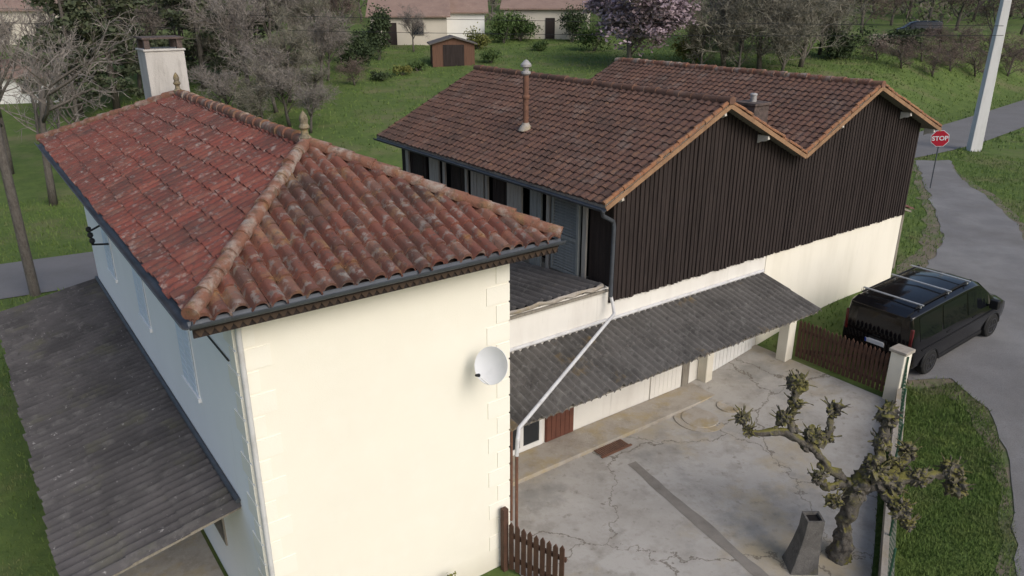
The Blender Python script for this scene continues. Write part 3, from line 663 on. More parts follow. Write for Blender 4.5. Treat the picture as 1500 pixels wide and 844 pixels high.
# pedestal
px_,py_=5.20,10.92
PD=TW('concrete_pillar','short dark grey concrete pillar with dark square opening in its top beside the pollarded tree','pillar',(px_,py_,0))
z1=1.08;
pm=MB()
rings=[(.25,.24,0,-.09),(.215,.205,.2,-.065),(.18,.175,.5,-.03),(.155,.15,.8,0),(.15,.15,z1,.01)]
vs=[]
for wx,wy,z,sh in rings: vs+= [(px_-wx+sh,py_-wy,z),(px_+wx+sh,py_-wy,z),(px_+wx+sh,py_+wy,z),(px_-wx+sh,py_+wy,z)]
pm.add(vs,[(i*4+j,i*4+(j+1)%4,(i+1)*4+(j+1)%4,(i+1)*4+j) for i in range(4) for j in range(4)])
x0,x1,y0,y1=px_-.14,px_+.16,py_-.15,py_+.15; e=.04
pm.add([(x0,y0,z1),(x1,y0,z1),(x1,y1,z1),(x0,y1,z1),(x0+e,y0+e,z1),(x1-e,y0+e,z1),(x1-e,y1-e,z1),(x0+e,y1-e,z1),
 (x0+e,y0+e,z1-.12),(x1-e,y0+e,z1-.12),(x1-e,y1-e,z1-.12),(x0+e,y1-e,z1-.12)],[(0,1,5,4),(1,2,6,5),(2,3,7,6),(3,0,4,7),(4,5,9,8),(5,6,10,9),(6,7,11,10),(7,4,8,11)])
pm.build('shaft',M['conc_dark'],PD,bevel=.012)
MB().box(x0+e+.001,x1-e-.001,y0+e+.001,y1-e-.001,z1-.12,z1-.05).build('opening',M['void'],PD)
# manhole covers, grate
mc=AG(1025,614); zc_=h(*W(*mc))+.022
o=MB().lathe([(.62,zc_-.03),(.62,zc_+.012),(.5,zc_+.014),(.49,zc_+.004),(.44,zc_+.004),(.43,zc_+.02),(.05,zc_+.022),(.01,zc_+.022)],(mc[0],mc[1],0),32)
o=abv(o).build('well_cover',M['conc_old'],None,True,org=(*W(*mc),zc_)); o.location=(*W(*mc),zc_); tag(o,'large round concrete cover set into the courtyard','manhole cover')
mc=AG(1068,596); zc_=h(*W(*mc))+.022
o=MB().lathe([(.3,zc_-.03),(.3,zc_+.012),(.24,zc_+.012),(.23,zc_+.004),(.01,zc_+.006)],(mc[0],mc[1],0),24)
o=abv(o).build('well_cover',M['conc_old'],None,True,org=(*W(*mc),zc_)); o.location=(*W(*mc),zc_); tag(o,'small round cover behind the large round cover','manhole cover')
gc=AG(893,656); GR=T('drain_grate','rusty rectangular drain grate sunk into the courtyard beside the pavement','drain grate',(gc[0],gc[1],.02))
MB().box(gc[0]-.42,gc[0]+.42,gc[1]-.24,gc[1]+.24,.0,.03).build('pit',M['strip'],GR)
gm=MB()
for i in range(15): gm.box(gc[0]-.4+i*.055,gc[0]-.37+i*.055,gc[1]-.2,gc[1]+.2,.0305,.045)
for s in (-1,1): gm.box(gc[0]-.45,gc[0]+.45,gc[1]+s*.23-.03,gc[1]+s*.23+.03,.0305,.05)
gm.build('bars',M['rust'],GR)
# ---------------------------------------------------------------- pollarded tree
tb=(5.92,11.15,0.)
PT=TW('pollarded_tree','leafless pollarded plane tree with mossy knobbly limbs by the low wall','tree',tb)
D=atdepth
tx=bpy.data.textures.new('bark_lumps','CLOUDS'); tx.noise_scale=.09; tx.noise_depth=4
tx2=bpy.data.textures.new('burr_lumps','CLOUDS'); tx2.noise_scale=.045; tx2.noise_depth=3
def rough(o,lv,st,t):
    m=o.modifiers.new('s','SUBSURF'); m.levels=lv; m.render_levels=lv; m.subdivision_type='SIMPLE'
    m=o.modifiers.new('d','DISPLACE'); m.texture=t; m.strength=st; m.mid_level=.5; m.texture_coords='LOCAL'
def rv0():
    return Vector((U(-1,1),U(-1,1),U(-1,1))).normalized()
fork=D(1255,715,11.2)
def limb(pts,rs,knobs,nm='limb'):
    mb=MB(); P=[Vector(p) for p in pts]; Q=[];rr=[]
    for i in range(len(P)-1):
        for k in range(4):
            f=k/4; c=P[i].lerp(P[i+1],f)+Vector((U(-.035,.035),U(-.035,.035),U(-.03,.03)))*(1 if i+k else 0)
            Q.append(c); rr.append((rs[i]+(rs[i+1]-rs[i])*f)*U(.8,1.2))
    Q.append(P[-1]); rr.append(rs[-1])
    mb.tube(Q,rr,12,.10)
    if nm=='limb':
        for i in range(len(Q)):
            if random.random()<.75: mb.blob(Q[i]+rv0()*rr[i]*.7,rr[i]*U(.55,1.0),.5,2)
    l=mb.build(nm,M['moss'],PT,True,ang=80); rough(l,2 if nm=='trunk' else 1,.11,tx)
    for c,r in knobs:
        kb=MB(); c=Vector(c); r*=.92; kb.blob(c,r*.78,.7,3,(1,1,1.1),2.4)
        for i in range(20):
            d=Vector((U(-1,1),U(-1,1),U(-.7,1))).normalized(); kb.blob(c+d*r*U(.5,.95),r*U(.16,.38),.6,2)
        for i in range(11):
            d=Vector((U(-1,1),U(-1,1),U(-.2,1))).normalized(); s=c+d*r*.75; kb.tube([s,s+d*U(.06,.11)+rv0()*.02,s+d*U(.12,.2)+rv0()*.03],[.016,.011,.005],5)
        k_=kb.build('burr',M['burr'],l,True,ang=80); rough(k_,1,.055,tx2)
base=Vector(tb)
limb([base+Vector((-.02,0,-.1)),base+Vector((-.02,0,.16)),D(1238,765,11.15),fork],[.23,.17,.135,.16],[(fork,.2)],'trunk')
limb([fork,D(1218,690,11.3),D(1190,652,11.4),D(1150,634,11.4),D(1096,632,11.3)],[.11,.08,.075,.06,.05],[(D(1088,612,11.3),.13),(D(1096,632,11.3),.10),(D(1192,638,11.4),.17)])
limb([D(1158,636,11.4),D(1160,600,11.5),D(1166,575,11.5)],[.065,.055,.065],[(D(1148,614,11.45),.15),(D(1168,562,11.5),.18),(D(1164,590,11.5),.12)])
limb([D(1200,655,11.4),D(1215,630,11.5),D(1221,605,11.6)],[.07,.055,.055],[(D(1222,600,11.6),.14),(D(1210,640,11.5),.13)])
limb([D(1235,710,11.2),D(1212,715,11.0),D(1205,705,10.9)],[.075,.06,.055],[(D(1198,700,10.9),.13),(D(1222,735,11.),.14)])
limb([fork,D(1275,690,11.2),D(1290,660,11.3),D(1298,615,11.4)],[.14,.12,.095,.075],[(D(1280,690,11.1),.23),(D(1300,608,11.4),.21),(D(1292,650,11.3),.17)])
limb([fork,D(1300,705,11.1),D(1345,700,11.1),D(1392,695,11.2)],[.12,.10,.09,.08],[(D(1393,688,11.2),.19),(D(1345,700,11.1),.18),(D(1305,712,11.1),.21),(D(1400,714,11.15),.21)])
limb([D(1300,700,11.2),D(1320,680,11.4),D(1332,668,11.6)],[.075,.07,.07],[(D(1330,662,11.6),.16),(D(1312,682,11.4),.15)])
limb([D(1290,715,11.1),D(1308,735,10.9),D(1322,750,10.8)],[.085,.07,.07],[(D(1318,745,10.8),.19),(D(1330,766,10.8),.14)])
# ---------------------------------------------------------------- van
def make_van(label,group=None):
    V=TL('parked_van',label,'van',(0,0,0),0,group)
    st=[(-2.50,1.82,.80,1.10,.93,.90,.42),(-2.46,1.92,.82,1.10,.96,.93,.34),(-2.3,1.955,.835,1.10,.975,.94,.30),(-1.2,1.97,.84,1.10,.985,.95,.28),(0,1.97,.84,1.10,.985,.95,.28),(.55,1.94,.83,1.10,.985,.95,.28),(.85,1.86,.81,1.09,.98,.95,.28),
        (1.3,1.55,.81,1.07,.975,.95,.28),(1.72,1.20,.86,1.03,.965,.95,.28),(2.1,1.08,.84,.96,.95,.93,.28),(2.38,.95,.78,.84,.90,.88,.28),(2.52,.78,.68,.70,.80,.78,.30),(2.56,.6,.62,.52,.70,.68,.34)]
    def sec(s):
        x,zt,yr,zb,yb,yl,zl=s
        q=.09 if zt>1.3 else .06
        return [(yl-.12,zl),(yl,zl+.1),(yb+.012,min(.75,(zl+.1+zb)/2+.05)),(yb,zb),(yr,zt-q),(yr-.13,zt-.012),(0,zt+.015)]
    mb=MB(); vs=[];n=13
    for s in st:
        p=sec(s); ring=[(s[0],-y,z) for y,z in p]+[(s[0],y,z) for y,z in reversed(p[:-1])]
        vs+=ring
    fs=[(i*n+j,(i+1)*n+j,(i+1)*n+(j+1)%n,i*n+(j+1)%n) for i in range(len(st)-1) for j in range(n)]
    fs.append(tuple(range(n))); fs.append(tuple((len(st)-1)*n+j for j in range(n-1,-1,-1)))
    mb.add(vs,fs); mb.build('body',M['carpaint'],V,True,ang=32,bevel=.015)
    def at(x):
        for s,e in zip(st,st[1:]):
            if x<=e[0]:
                f=(x-s[0])/(e[0]-s[0]); return sec([a+(b-a)*f for a,b in zip(s,e)])
    for sg in (-1,1):
        for x0,x1 in ((-2.2,-1.2),(-1.12,.02),(.1,1.35)):
            w=MB(); k=8; vs=[]
            for i in range(k+1):
                x=x0+(x1-x0)*i/k; p=at(x); a,b=Vector(p[3]),Vector(p[4])
                for f in (.06,.9):
                    r=a.lerp(b,f); vs.append((x,sg*(r.x+.007),r.y))
            fs=[(2*i,2*i+2,2*i+3,2*i+1) if sg<0 else (2*i,2*i+1,2*i+3,2*i+2) for i in range(k)]
            w.add(vs,fs); w.build('side_window',M['carglass'],V)
        w=MB().box(-2.512,-2.44,sg*.87-.04,sg*.87+.04,.98,1.55); w.build('tail_light',M['redlens'],V,bevel=.015)
        w=MB().hexa([(2.2,sg*.62-.14,.72),(2.47,sg*.62-.12,.70),(2.44,sg*.72+.08,.70),(2.2,sg*.74+.1,.72),(2.2,sg*.62-.14,.86),(2.43,sg*.62-.12,.84),(2.38,sg*.72+.08,.85),(2.2,sg*.74+.1,.88)]); w.build('headlight',M['steel'],V)
        w=MB(); w.box(1.12,1.28,sg*1.12-.11,sg*1.12+.11,1.06,1.32); w.bar((1.2,sg*.95,1.12),(1.2,sg*1.05,1.14),.06,.05); w.build('mirror',M['carblack'],V,bevel=.03)
        for x in (-.95,.35):
            MB().box(x,x+.2,sg*.99-.012,sg*.99+.02,1.0,1.03).build('door_handle',M['carblack'],V)
        MB().bar((-2.2,sg*.70,2.01),(.5,sg*.70,2.0),.035,.04).build('roof_rail',M['carblack'],V)
        sk=MB().box(-1.1,1.1,sg*.945-.02,sg*.945+.03,.25,.37); sk.build('sill_trim',M['carblack'],V,bevel=.015)
        MB().box(-2.1,1.6,sg*.995-.012,sg*.995+.012,.86,.885).build('side_moulding',M['carblack'],V)
        for x in (-1.6,1.6):
            arc=[(x+.39*math.cos(t*PI/12),sg*.975,.35+.39*math.sin(t*PI/12)) for t in range(13)]
            MB().tube(arc,.03,6).build('wheel_arch',M['carblack'],V,True)
            Mx=Matrix.Rotation(PI/2,3,'X')
            ty=MB().lathe([(.2,-.11),(.31,-.115),(.345,-.085),(.35,0),(.345,.085),(.31,.115),(.2,.11)],(x,sg*.895,.35),26,Mx)
            WH=ty.build('wheel',M['tyre'],V,True)
            rm=MB().lathe([(.225,-.06),(.225,.06),(.2,.06),(.19,.03),(.19,-.03),(.2,-.06)],(x,sg*.9+sg*.055,.35),24,Mx)
            for k in range(6):
                t=k*PI/3; rm.bar((x,sg*.985,.35),(x+.2*math.cos(t),sg*.99,.35+.2*math.sin(t)),.02,.06,(0,1,0))
            rm.lathe([(.06,-.02),(.06,.02),(.01,.03)],(x,sg*.985,.35),12,Mx)
            rm.build('rim',M['rim'],WH,True)
    MB().add([(-2.509,-.62,1.17),(-2.509,.62,1.17),(-2.506,.57,1.72),(-2.506,-.57,1.72)],[(3,2,1,0)]).build('rear_window',M['carglass'],V)
    w=MB(); p0,p1=at(.95),at(1.66)
    w.add([(.95,-p0[5][0]-.02,p0[5][1]+.0),(.95,p0[5][0]+.02,p0[5][1]),(1.66,p1[5][0]+.03,p1[5][1]),(1.66,-p1[5][0]-.03,p1[5][1]),(.95,0,p0[6][1]+.008),(1.66,0,p1[6][1]+.008)],[(0,3,5,4),(4,5,2,1)])
    w.v=[(x+.01,y,z+.012) for x,y,z in w.v]; w.build('windscreen',M['carglass'],V)
    bp=MB().box(-2.57,-2.4,-.92,.92,.36,.62); bp.build('rear_bumper',M['carblack'],V,bevel=.03)
    PL=MB().box(-2.585,-2.572,-.26,.26,.84,.95).box(-2.574,-2.49,-.2,.2,.86,.93).build('number_plate',M['signwhite'],V)
    MB().box(-2.588,-2.5855,.215,.26,.84,.95).build('plate_band',M['plateblue'],PL)
    MB().box(2.52,2.57,-.55,.55,.40,.62).build('grille',M['carblack'],V,bevel=.02)
    for x in (-2.0,-.7,.25):
        q=MB(); q.bar((x,-.80,2.05),(x,.80,2.05),.05,.025)
        for s in (-1,1): q.bar((x,s*.72,1.96),(x,s*.72,2.04),.05,.05,(1,0,0))
        q.build('roof_bar',M['steel'],V)
    sp=MB().hexa([(-2.62,-.72,1.86),(-2.3,-.74,1.93),(-2.3,.74,1.93),(-2.62,.72,1.86),(-2.62,-.72,1.885),(-2.3,-.74,1.965),(-2.3,.74,1.965),(-2.62,.72,1.885)]); sp.build('spoiler',M['carpaint'],V)
    MB().bar((-2.52,-.1,1.06),(-2.52,.1,1.06),.02,.03).build('tailgate_handle',M['carblack'],V)
    return V
van=make_van('black van with tinted windows and roof bars parked on the gravel lane')
VS=.96
wr=ground(1353,547); yaw=PH-R(1)
off=Matrix.Rotation(yaw,3,'Z')@Vector((-1.6*VS,-.9*VS,0)); cx,cy=wr[0]-off.x,wr[1]-off.y
fd=Vector((math.cos(yaw),math.sin(yaw)))
hf=h(cx+fd.x*1.6,cy+fd.y*1.6);hr=h(cx-fd.x*1.6,cy-fd.y*1.6)
van.location=(cx,cy,(hf+hr)/2+.03); van.rotation_euler=(0,-math.atan2(hf-hr,3.2),yaw); van.scale=(VS,VS,VS*.97)
v2=copy_tree(van); p=ground(1343,53); v2.location=p; v2.rotation_euler=(0,0,R(170)); v2.scale=(.9,.9,.8)
tag(v2,'dark vehicle parked far off at the top right beyond the grass bank','van')
# ---------------------------------------------------------------- sign & poles
sp=D(1377,203,35.5); sg=h(sp.x,sp.y); zs=sp.z-sg
SS=TL('stop_sign','red octagonal stop sign where the gravel lane meets the road','road sign',(sp.x,sp.y,sg),R(-27))
MB().tube([(0,.04,-.1),(0,.04,zs+.3)],.028,10).build('post',M['zinc'],SS)
TI=R(7)
def octa(r,y0,y1):
    return MB().prism([(r*math.cos(PI/8+k*PI/4+TI),zs+r*math.sin(PI/8+k*PI/4+TI)) for k in range(8)],lambda p:(p[0],y0,p[1]),lambda p:(p[0],y1,p[1]))
octa(.40,-.01,.004).build('sign_border',M['signwhite'],SS); octa(.376,-.016,-.0105).build('sign_face',M['signred'],SS)
def text(body,size):
    cu=bpy.data.curves.new('t','FONT'); cu.body=body; cu.size=size; cu.align_x='CENTER'; cu.align_y='CENTER'; cu.extrude=.002; cu.offset=.008
    o=bpy.data.objects.new('t',cu); C.objects.link(o); bpy.context.view_layer.update()
    me=bpy.data.meshes.new_from_object(o.evaluated_get(bpy.context.evaluated_depsgraph_get())); bpy.data.objects.remove(o); return me
me=text('STOP',.275); me.transform(Matrix.Translation((0,-.02,zs))@Matrix.Rotation(-TI,4,'Y')@Matrix.Rotation(PI/2,4,'X')); me.materials.clear()
link('lettering',me,M['signwhite'],SS)
rp=ground(1426,221)
RP=TW('utility_pole','tall pale concrete utility pole on the grass at the right by the road','pole',rp)
pm=MB(); vs=[]
for z,w,d in ((-.3,.34,.25),(12.5,.17,.13)): vs+=[(rp[0]-w,rp[1]-d,rp[2]+z),(rp[0]+w,rp[1]-d,rp[2]+z),(rp[0]+w,rp[1]+d,rp[2]+z),(rp[0]-w,rp[1]+d,rp[2]+z)]
pm.hexa(vs).build('shaft',M['palecon'],RP,bevel=.03)
MB().bar((rp[0]-.8,rp[1],rp[2]+11.6),(rp[0]+.8,rp[1],rp[2]+11.6),.1,.1).build('crossarm',M['steel'],RP)
lp_=ground(52,432)
LP=TW('utility_pole','weathered dark wooden utility pole at the left by the road','pole',lp_)
MB().tube([(lp_[0],lp_[1],lp_[2]-.2),(lp_[0],lp_[1],lp_[2]+4.5),(lp_[0]+.05,lp_[1],lp_[2]+9.5)],[.17,.145,.11],12).build('shaft',M['bark'],LP,True)
MB().bar((lp_[0]-.5,lp_[1],lp_[2]+9),(lp_[0]+.5,lp_[1],lp_[2]+9),.09,.09).build('crossarm',M['darkmetal'],LP)
def wire(p,q,sag,r=.014):
    p=Vector(p);q=Vector(q); pts=[p.lerp(q,i/24)-Vector((0,0,sag*4*(i/24)*(1-i/24))) for i in range(25)]
    return MB().tube(pts,r,4)
PW=TW('power_line','dark overhead cable strung high across the trees behind the roofs','cable',(rp[0],rp[1],rp[2]+11.5))
wire(D(1470,52,44.5),D(-300,20,62),.5,.02).build('wire',M['darkmetal'],PW)
wire(D(1470,38,44.5),D(-300,2,64),.3,.02).build('wire',M['darkmetal'],PW)
# ---------------------------------------------------------------- vegetation
def quads_mesh(name,L):
    mb=MB(); 
    for c,sx,nrm in L:
        x=nrm.orthogonal().normalized(); an=U(0,PI); y=nrm.cross(x)
        x2=x*math.cos(an)+y*math.sin(an); y2=nrm.cross(x2)
        n=len(mb.v); mb.v+=[c-x2*sx-y2*sx*.5,c+x2*sx-y2*sx*.5*U(.3,1),c+x2*sx*.8+y2*sx*.6,c-x2*sx*.7+y2*sx*.6]; mb.f.append((n,n+1,n+2,n+3)); mb.uv.append(None)
    return mb
def rv(): 
    v=Vector((random.gauss(0,1),random.gauss(0,1),random.gauss(0,1)))
    return v.normalized() if v.length>1e-6 else Vector((0,0,1))
def grow(ht,spread,seed,nl=(7,5,5,6),upb=.5,wtw=.02,low=.35):
    random.seed(seed); tr=MB();cr=MB();tips=[]
    def br(p,d,L,r,lv):
        n=4 if lv<2 else 3; pts=[p]; q=p.copy(); dd=d.copy()
        for i in range(n):
            dd=(dd+rv()*(.12+.09*lv)+Vector((0,0,(.1*upb if lv else .02)))).normalized(); q=q+dd*L/n; pts.append(q.copy())
        rs=[r*(1-.55*i/n) for i in range(n+1)]
        (tr if lv<2 else cr).tube(pts,rs,7 if lv==0 else 5 if lv==1 else 3)
        if lv>=3: tips.extend(pts[1:])
        if lv<len(nl):
            for k in range(nl[lv]):
                f=U(low if lv==0 else .2,1); i=min(n-1,int(f*n)); c=pts[i].lerp(pts[i+1],f*n-i)
                sd=(dd.orthogonal().normalized()); an=U(0,2*PI); o=Matrix.Rotation(an,3,dd)@sd
                nd=(dd*U(.35,.8)+o*U(.6,1)*spread+Vector((0,0,upb*.3))).normalized()
                if lv==len(nl)-1:
                    l=L*U(.35,.75); e=c+nd*l; m=(c+e)/2+rv()*l*.12; w=rv()*wtw*.5; j=len(cr.v)
                    cr.v+=[c-w,c+w,m+w*.8,m-w*.8,e]; cr.f+= [(j,j+1,j+2,j+3),(j+3,j+2,j+4)]; cr.uv+=[None,None]; tips.append(e)
                else: br(c,nd,L*U(.42,.68),max(.012,r*U(.35,.5)),lv+1)
    br(Vector((0,0,-.2)),Vector((U(-.05,.05),U(-.05,.05),1)).normalized(),ht*.55,ht*.02,0)
    return tr,cr,tips
TREES={}
def tree(kind,px,py,ht,label,group,var=0,cat='tree',wide=1.):
    key=(kind,var)
    loc=ground(px,py)
    nm={'bare':'bare_tree','thin':'bare_tree','pine':'pine_tree','bloom':'blossom_tree','olive':'bare_tree','bush':'bare_bush','wood':'bare_tree'}[kind]
    if key not in TREES:
        if kind=='pine':
            random.seed(50+var); tr=MB();L=[]
            tr.tube([(0,0,-.2),(.1,.05,4),(.0,.1,8),(.1,0,11.5)],[.24,.18,.11,.03],8)
            for i in range(56):
                z=U(1.2,11.4); an=U(0,2*PI); l=(12.6-z)*U(.22,.42)+.6; d=Vector((math.cos(an),math.sin(an),U(-.12,.3)))
                s=Vector((0.05,.05,z)); e=s+d*l; tr.tube([s,(s+e)/2+Vector((0,0,.1)),e],[.05,.03,.01],4)
                for k in range(int(36+l*30)):
                    f=U(.25,1.05); c=s.lerp(e,f)+rv()*U(0,.42); L.append((c,U(.07,.19),rv()))
            cr=quads_mesh('c',L); mt,mc_=M['bark'],M['pine']
        else:
            nl={'bare':(9,7,6,9),'thin':(8,5,4,5),'olive':(12,7,7,11),'bloom':(11,6,5,5),'bush':(12,7,6,8),'wood':(10,7,6,9)}[kind]
            tr,cr,tips=grow(10,{'bush':1.3,'bloom':1.15,'olive':1.0}.get(kind,.9),11+var*7+len(kind),nl,.55,.035,{'olive':.08,'bush':.05,'wood':.15,'bloom':.1}.get(kind,.3))
            mt=M['bark']; mc_={'bare':M['twig'],'thin':M['twig'],'olive':M['twiggreen'],'bloom':M['twig'],'bush':M['twigred'],'wood':M['twigred']}[kind]
            if kind=='bloom':
                L=[(Vector(random.choice(tips))+rv()*U(0,.6),U(.07,.17),rv()) for _ in range(26000)]
                bl=quads_mesh('b',L).mesh('blossom'); bl.materials.append(M['bloom'])
        zmax=max(v[2] for v in cr.v)
        mt_=tr.mesh('trunk'); mt_.materials.append(mt); mt_.shade_smooth(); mc2=cr.mesh('crown'); mc2.materials.append(mc_)
        TREES[key]=(mt_,mc2,zmax,bl if kind=='bloom' else None)
    a,b,zm,bl=TREES[key]
    t=TL(nm,label,cat,loc,random.Random(px*7+py).uniform(0,6.28),group); s=ht/zm; t.scale=(s*wide,s*wide,s)
    for n_,m_ in (('trunk',a),('crown',b),('blossom',bl)):
        if m_: o=bpy.data.objects.new(n_,m_); C.objects.link(o); o.parent=t
    return t
gl='trees along the road behind the house'
for i,(px,py,ht,w) in enumerate([(78,300,9.5,'standing at the left edge nearest the grass'),(15,255,9.5,'half cut off by the left edge of the photo'),(120,235,8,'just left of the tile roof')]):
    tree('thin',px,py,ht,'bare grey branched tree '+w,gl,i%2)
for i,(px,py,ht,w) in enumerate([(370,150,8.5,'right of the white chimney'),(425,150,7,'midway between chimney and lawn'),(470,128,6,'at the left margin of the lawn'),(330,120,9,'directly behind the white chimney'),(400,110,9,'second row behind the house ridge'),(455,95,8,'second row by the lawn margin')]):
    tree('olive' if i%2 else 'bare',px,py,ht,'tangled bare grey tree '+w,gl,i%2)
for i,(px,py,ht,w) in enumerate([(345,195,4.5,'low at the rear finial'),(385,195,4.8,'low behind the house ridge'),(425,185,4.2,'low by the dry bush'),(462,158,3.8,'low at the lawn corner'),(405,165,5,'low in the second row behind the ridge'),(440,140,4.5,'low in the third row behind the ridge'),(480,118,4,'low beside the dark shrub'),(500,92,4,'low at the top of the lawn margin'),(455,195,3.2,'lowest and nearest at the lawn corner')]):
    tree('olive' if i%2 else 'bare',px,py,ht,'bare scrubby thicket tree '+w,'scrub between house and lawn',i%2,wide=1.35)
for i,(px,py,ht,w) in enumerate([(118,170,10.5,'leftmost of the dark pines'),(172,160,12,'second dark pine from the left'),(300,130,11.5,'right of the chimney top'),(345,110,10.5,'rightmost of the dark pines'),(235,120,12.5,'behind the chimney top'),(140,112,12,'in the second row left of the chimney')]):
    tree('pine',px,py,ht,'dark green pine '+w,'pines behind the house',i%2,wide=1.1)
for i,(px,py,ht,w) in enumerate([(60,125,8,'in front of the cut off beige house'),(205,140,9,'among the pines left of the chimney'),(265,115,9.5,'among the pines right of the chimney'),(20,150,8,'at the far left by the beige house'),(95,110,9,'between the cut off beige house and the pines')]):
    tree('bare' if i%2 else 'thin',px,py,ht,'brown bare tree '+w,'bare trees among the pines',i%2)
tree('bare',606,76,4.6,'small bare garden tree in front of the beige house wall',None,1)
tree('bloom',924,104,8.4,'mauve flowering blossom tree behind the barn roof',None,wide=1.5)
gr='bare trees behind the barn'
for i,(px,py,ht,w) in enumerate([(1060,104,10,'next to the mauve blossom tree'),(1112,104,10.5,'at the middle behind the right barn roof'),(1172,98,9.5,'above the right end of the barn ridge'),(1040,60,10,'farther back beside the blossom tree'),(1085,75,11,'in the second row behind the barn ridge'),(1140,72,11,'in the second row near the right ridge end'),(1200,80,8,'at the right end of the thicket'),(1080,108,6,'low in front of the thicket'),(1145,106,6,'low at the right front of the thicket'),(1025,104,6,'low at the left front of the thicket')]):
    tree('olive',px,py,ht,'olive grey bare tree '+w,gr,i%2,wide=1.15)
for i,(px,py,ht,w) in enumerate([(1262,50,8,'above the pale crate'),(1305,38,9,'between crate and far dark vehicle'),(1400,45,8.5,'left of the pale concrete pole top'),(1450,60,7.5,'just behind the pale concrete pole'),(1495,50,9,'at the right edge of the photo'),(1225,45,8,'left of the pale crate'),(1360,30,10,'behind the far dark vehicle'),(1425,30,10,'in the back row left of the pole top'),(1480,25,10,'in the back row at the right corner'),(1330,24,10,'in the back row above the far dark vehicle'),(1280,22,10,'in the back row above the crate')]):
    tree('wood',px,py,ht,'bare brownish tree '+w,'trees at the top right',i%3,wide=1.2)
gb='trees behind the far houses'
for i,(px,py,ht,w) in enumerate([(480,40,9,'left of the beige house'),(530,30,10,'behind the left end of the beige house'),(720,30,10,'between the two far houses'),(760,20,10,'behind the cream house'),(860,25,10,'behind the blossom tree'),(400,45,10,'behind the dark pines'),(985,25,10,'to the right behind the blossom tree'),(505,62,7,'close to the left end of the beige house'),(450,60,8,'between pines and beige house')]):
    tree('wood' if i%2 else 'bare',px,py,ht,'far bare tree '+w,gb,i%3)
for i,(px,py,ht,w) in enumerate([(1392,104,3,'left of the concrete pole on the bank'),(1428,112,3.2,'behind the concrete pole on the bank'),(1475,112,3.4,'right of the concrete pole on the bank'),(1350,90,2.8,'below the far dark vehicle'),(520,125,2.2,'left of the brown shed on the lawn edge'),(1320,100,2.8,'at the left end of the bank scrub'),(1410,88,3.5,'at the top of the bank scrub'),(1496,90,3.5,'at the right end of the bank scrub'),(1375,78,3,'just below right of the far dark vehicle'),(1450,85,3.5,'at the top of the bank right of the pole'),(1365,112,2.6,'lowest on the bank left of the pole'),(1285,88,2.6,'below the pale crate')]):
    tree('bush',px,py,ht,'dry reddish bush '+w,'dry bushes',i%2,'bush',wide=1.5)
def shrub(px,py,rx,ht,m,label,n=1800,sz=.09,loc=None):
    loc=loc or ground(px,py); random.seed(px+py); t=TL('shrub',label,'shrub',loc,0); L=[]
    cl=[(U(-.6,.6)*rx,U(-.6,.6)*rx,U(.25,.8)*ht,U(.25,.5)) for _ in range(12)]
    for _ in range(n):
        c=random.choice(cl); L.append((Vector((c[0],c[1],c[2]))+Vector((random.gauss(0,1)*rx,random.gauss(0,1)*rx,random.gauss(0,1)*ht*.5))*c[3]*.6,U(.5,1.3)*sz,rv()))
    L=[(Vector((p.x,p.y,abs(p.z))),s,q) for p,s,q in L]
    quads_mesh('f',L).build('foliage',m,t)
    st=MB()
    for i in range(5): st.tube([(U(-.1,.1),U(-.1,.1),-.1),(U(-.5,.5)*rx,U(-.5,.5)*rx,ht*.6)],[.04,.015],5)
    st.build('stem',M['bark'],t)
shrub(556,88,1.2,5.2,M['leafdark'],'dark upright evergreen shrub beside the beige house wall',2500,.11)
shrub(762,60,1.9,3.0,M['leaf'],'rounded green shrub between the two far houses',2200,.11)
shrub(737,64,1.5,2.8,M['leaf'],'green shrub right of the white gable wall',2000,.1)
shrub(838,62,1.8,3.8,M['leafdark'],'dark shrub next to the blossom tree',2200,.1)
shrub(700,72,1.3,1.9,M['leafyel'],'yellow green shrub in front of the white far house')
shrub(520,105,1.8,3,M['leafdark'],'dark low shrub at the left of the lawn',2200,.1)
shrub(480,75,2.4,3.5,M['leafdark'],'broad dark shrub left of the beige house',2600,.12)
shrub(535,80,1.6,2.6,M['leafdark'],'dark shrub just left of the upright evergreen',2000,.1)
shrub(870,75,1.8,2.6,M['leaf'],'green shrub at the left foot of the blossom tree',2000,.1)
shrub(790,74,1.0,1.0,M['leaf'],'low green shrub on the lawn before the cream house',900,.08)
shrub(1015,95,1.8,3.5,M['leafyel'],'yellowish shrub under the bare trees by the blossom tree')
shrub(1235,85,2.4,2.8,M['leafdark'],'dark shrub left of the pallet crate',2400,.12)
shrub(1325,78,1.8,2.2,M['leafdark'],'dark shrub between the pallet crate and the far vehicle',2000,.11)
shrub(640,838,.25,.62,M['leafyel'],'small yellow green plant at the foot of the cream wall',260,.035,loc=(*W(4.95,8.7),0))
shrub(590,110,1.0,.9,M['leafyel'],'low yellow green plant on the far lawn left of the brown shed',500,.08)
shrub(560,118,1.1,.7,M['leafdark'],'low dark plant on the lawn left of the yellow green plant',600,.08)
shrub(612,104,.9,.8,M['leaf'],'low green plant between the yellow green plant and the shed',600,.08)
shrub(720,92,1.2,1.1,M['leaf'],'low green shrub right of the brown shed',900,.08)
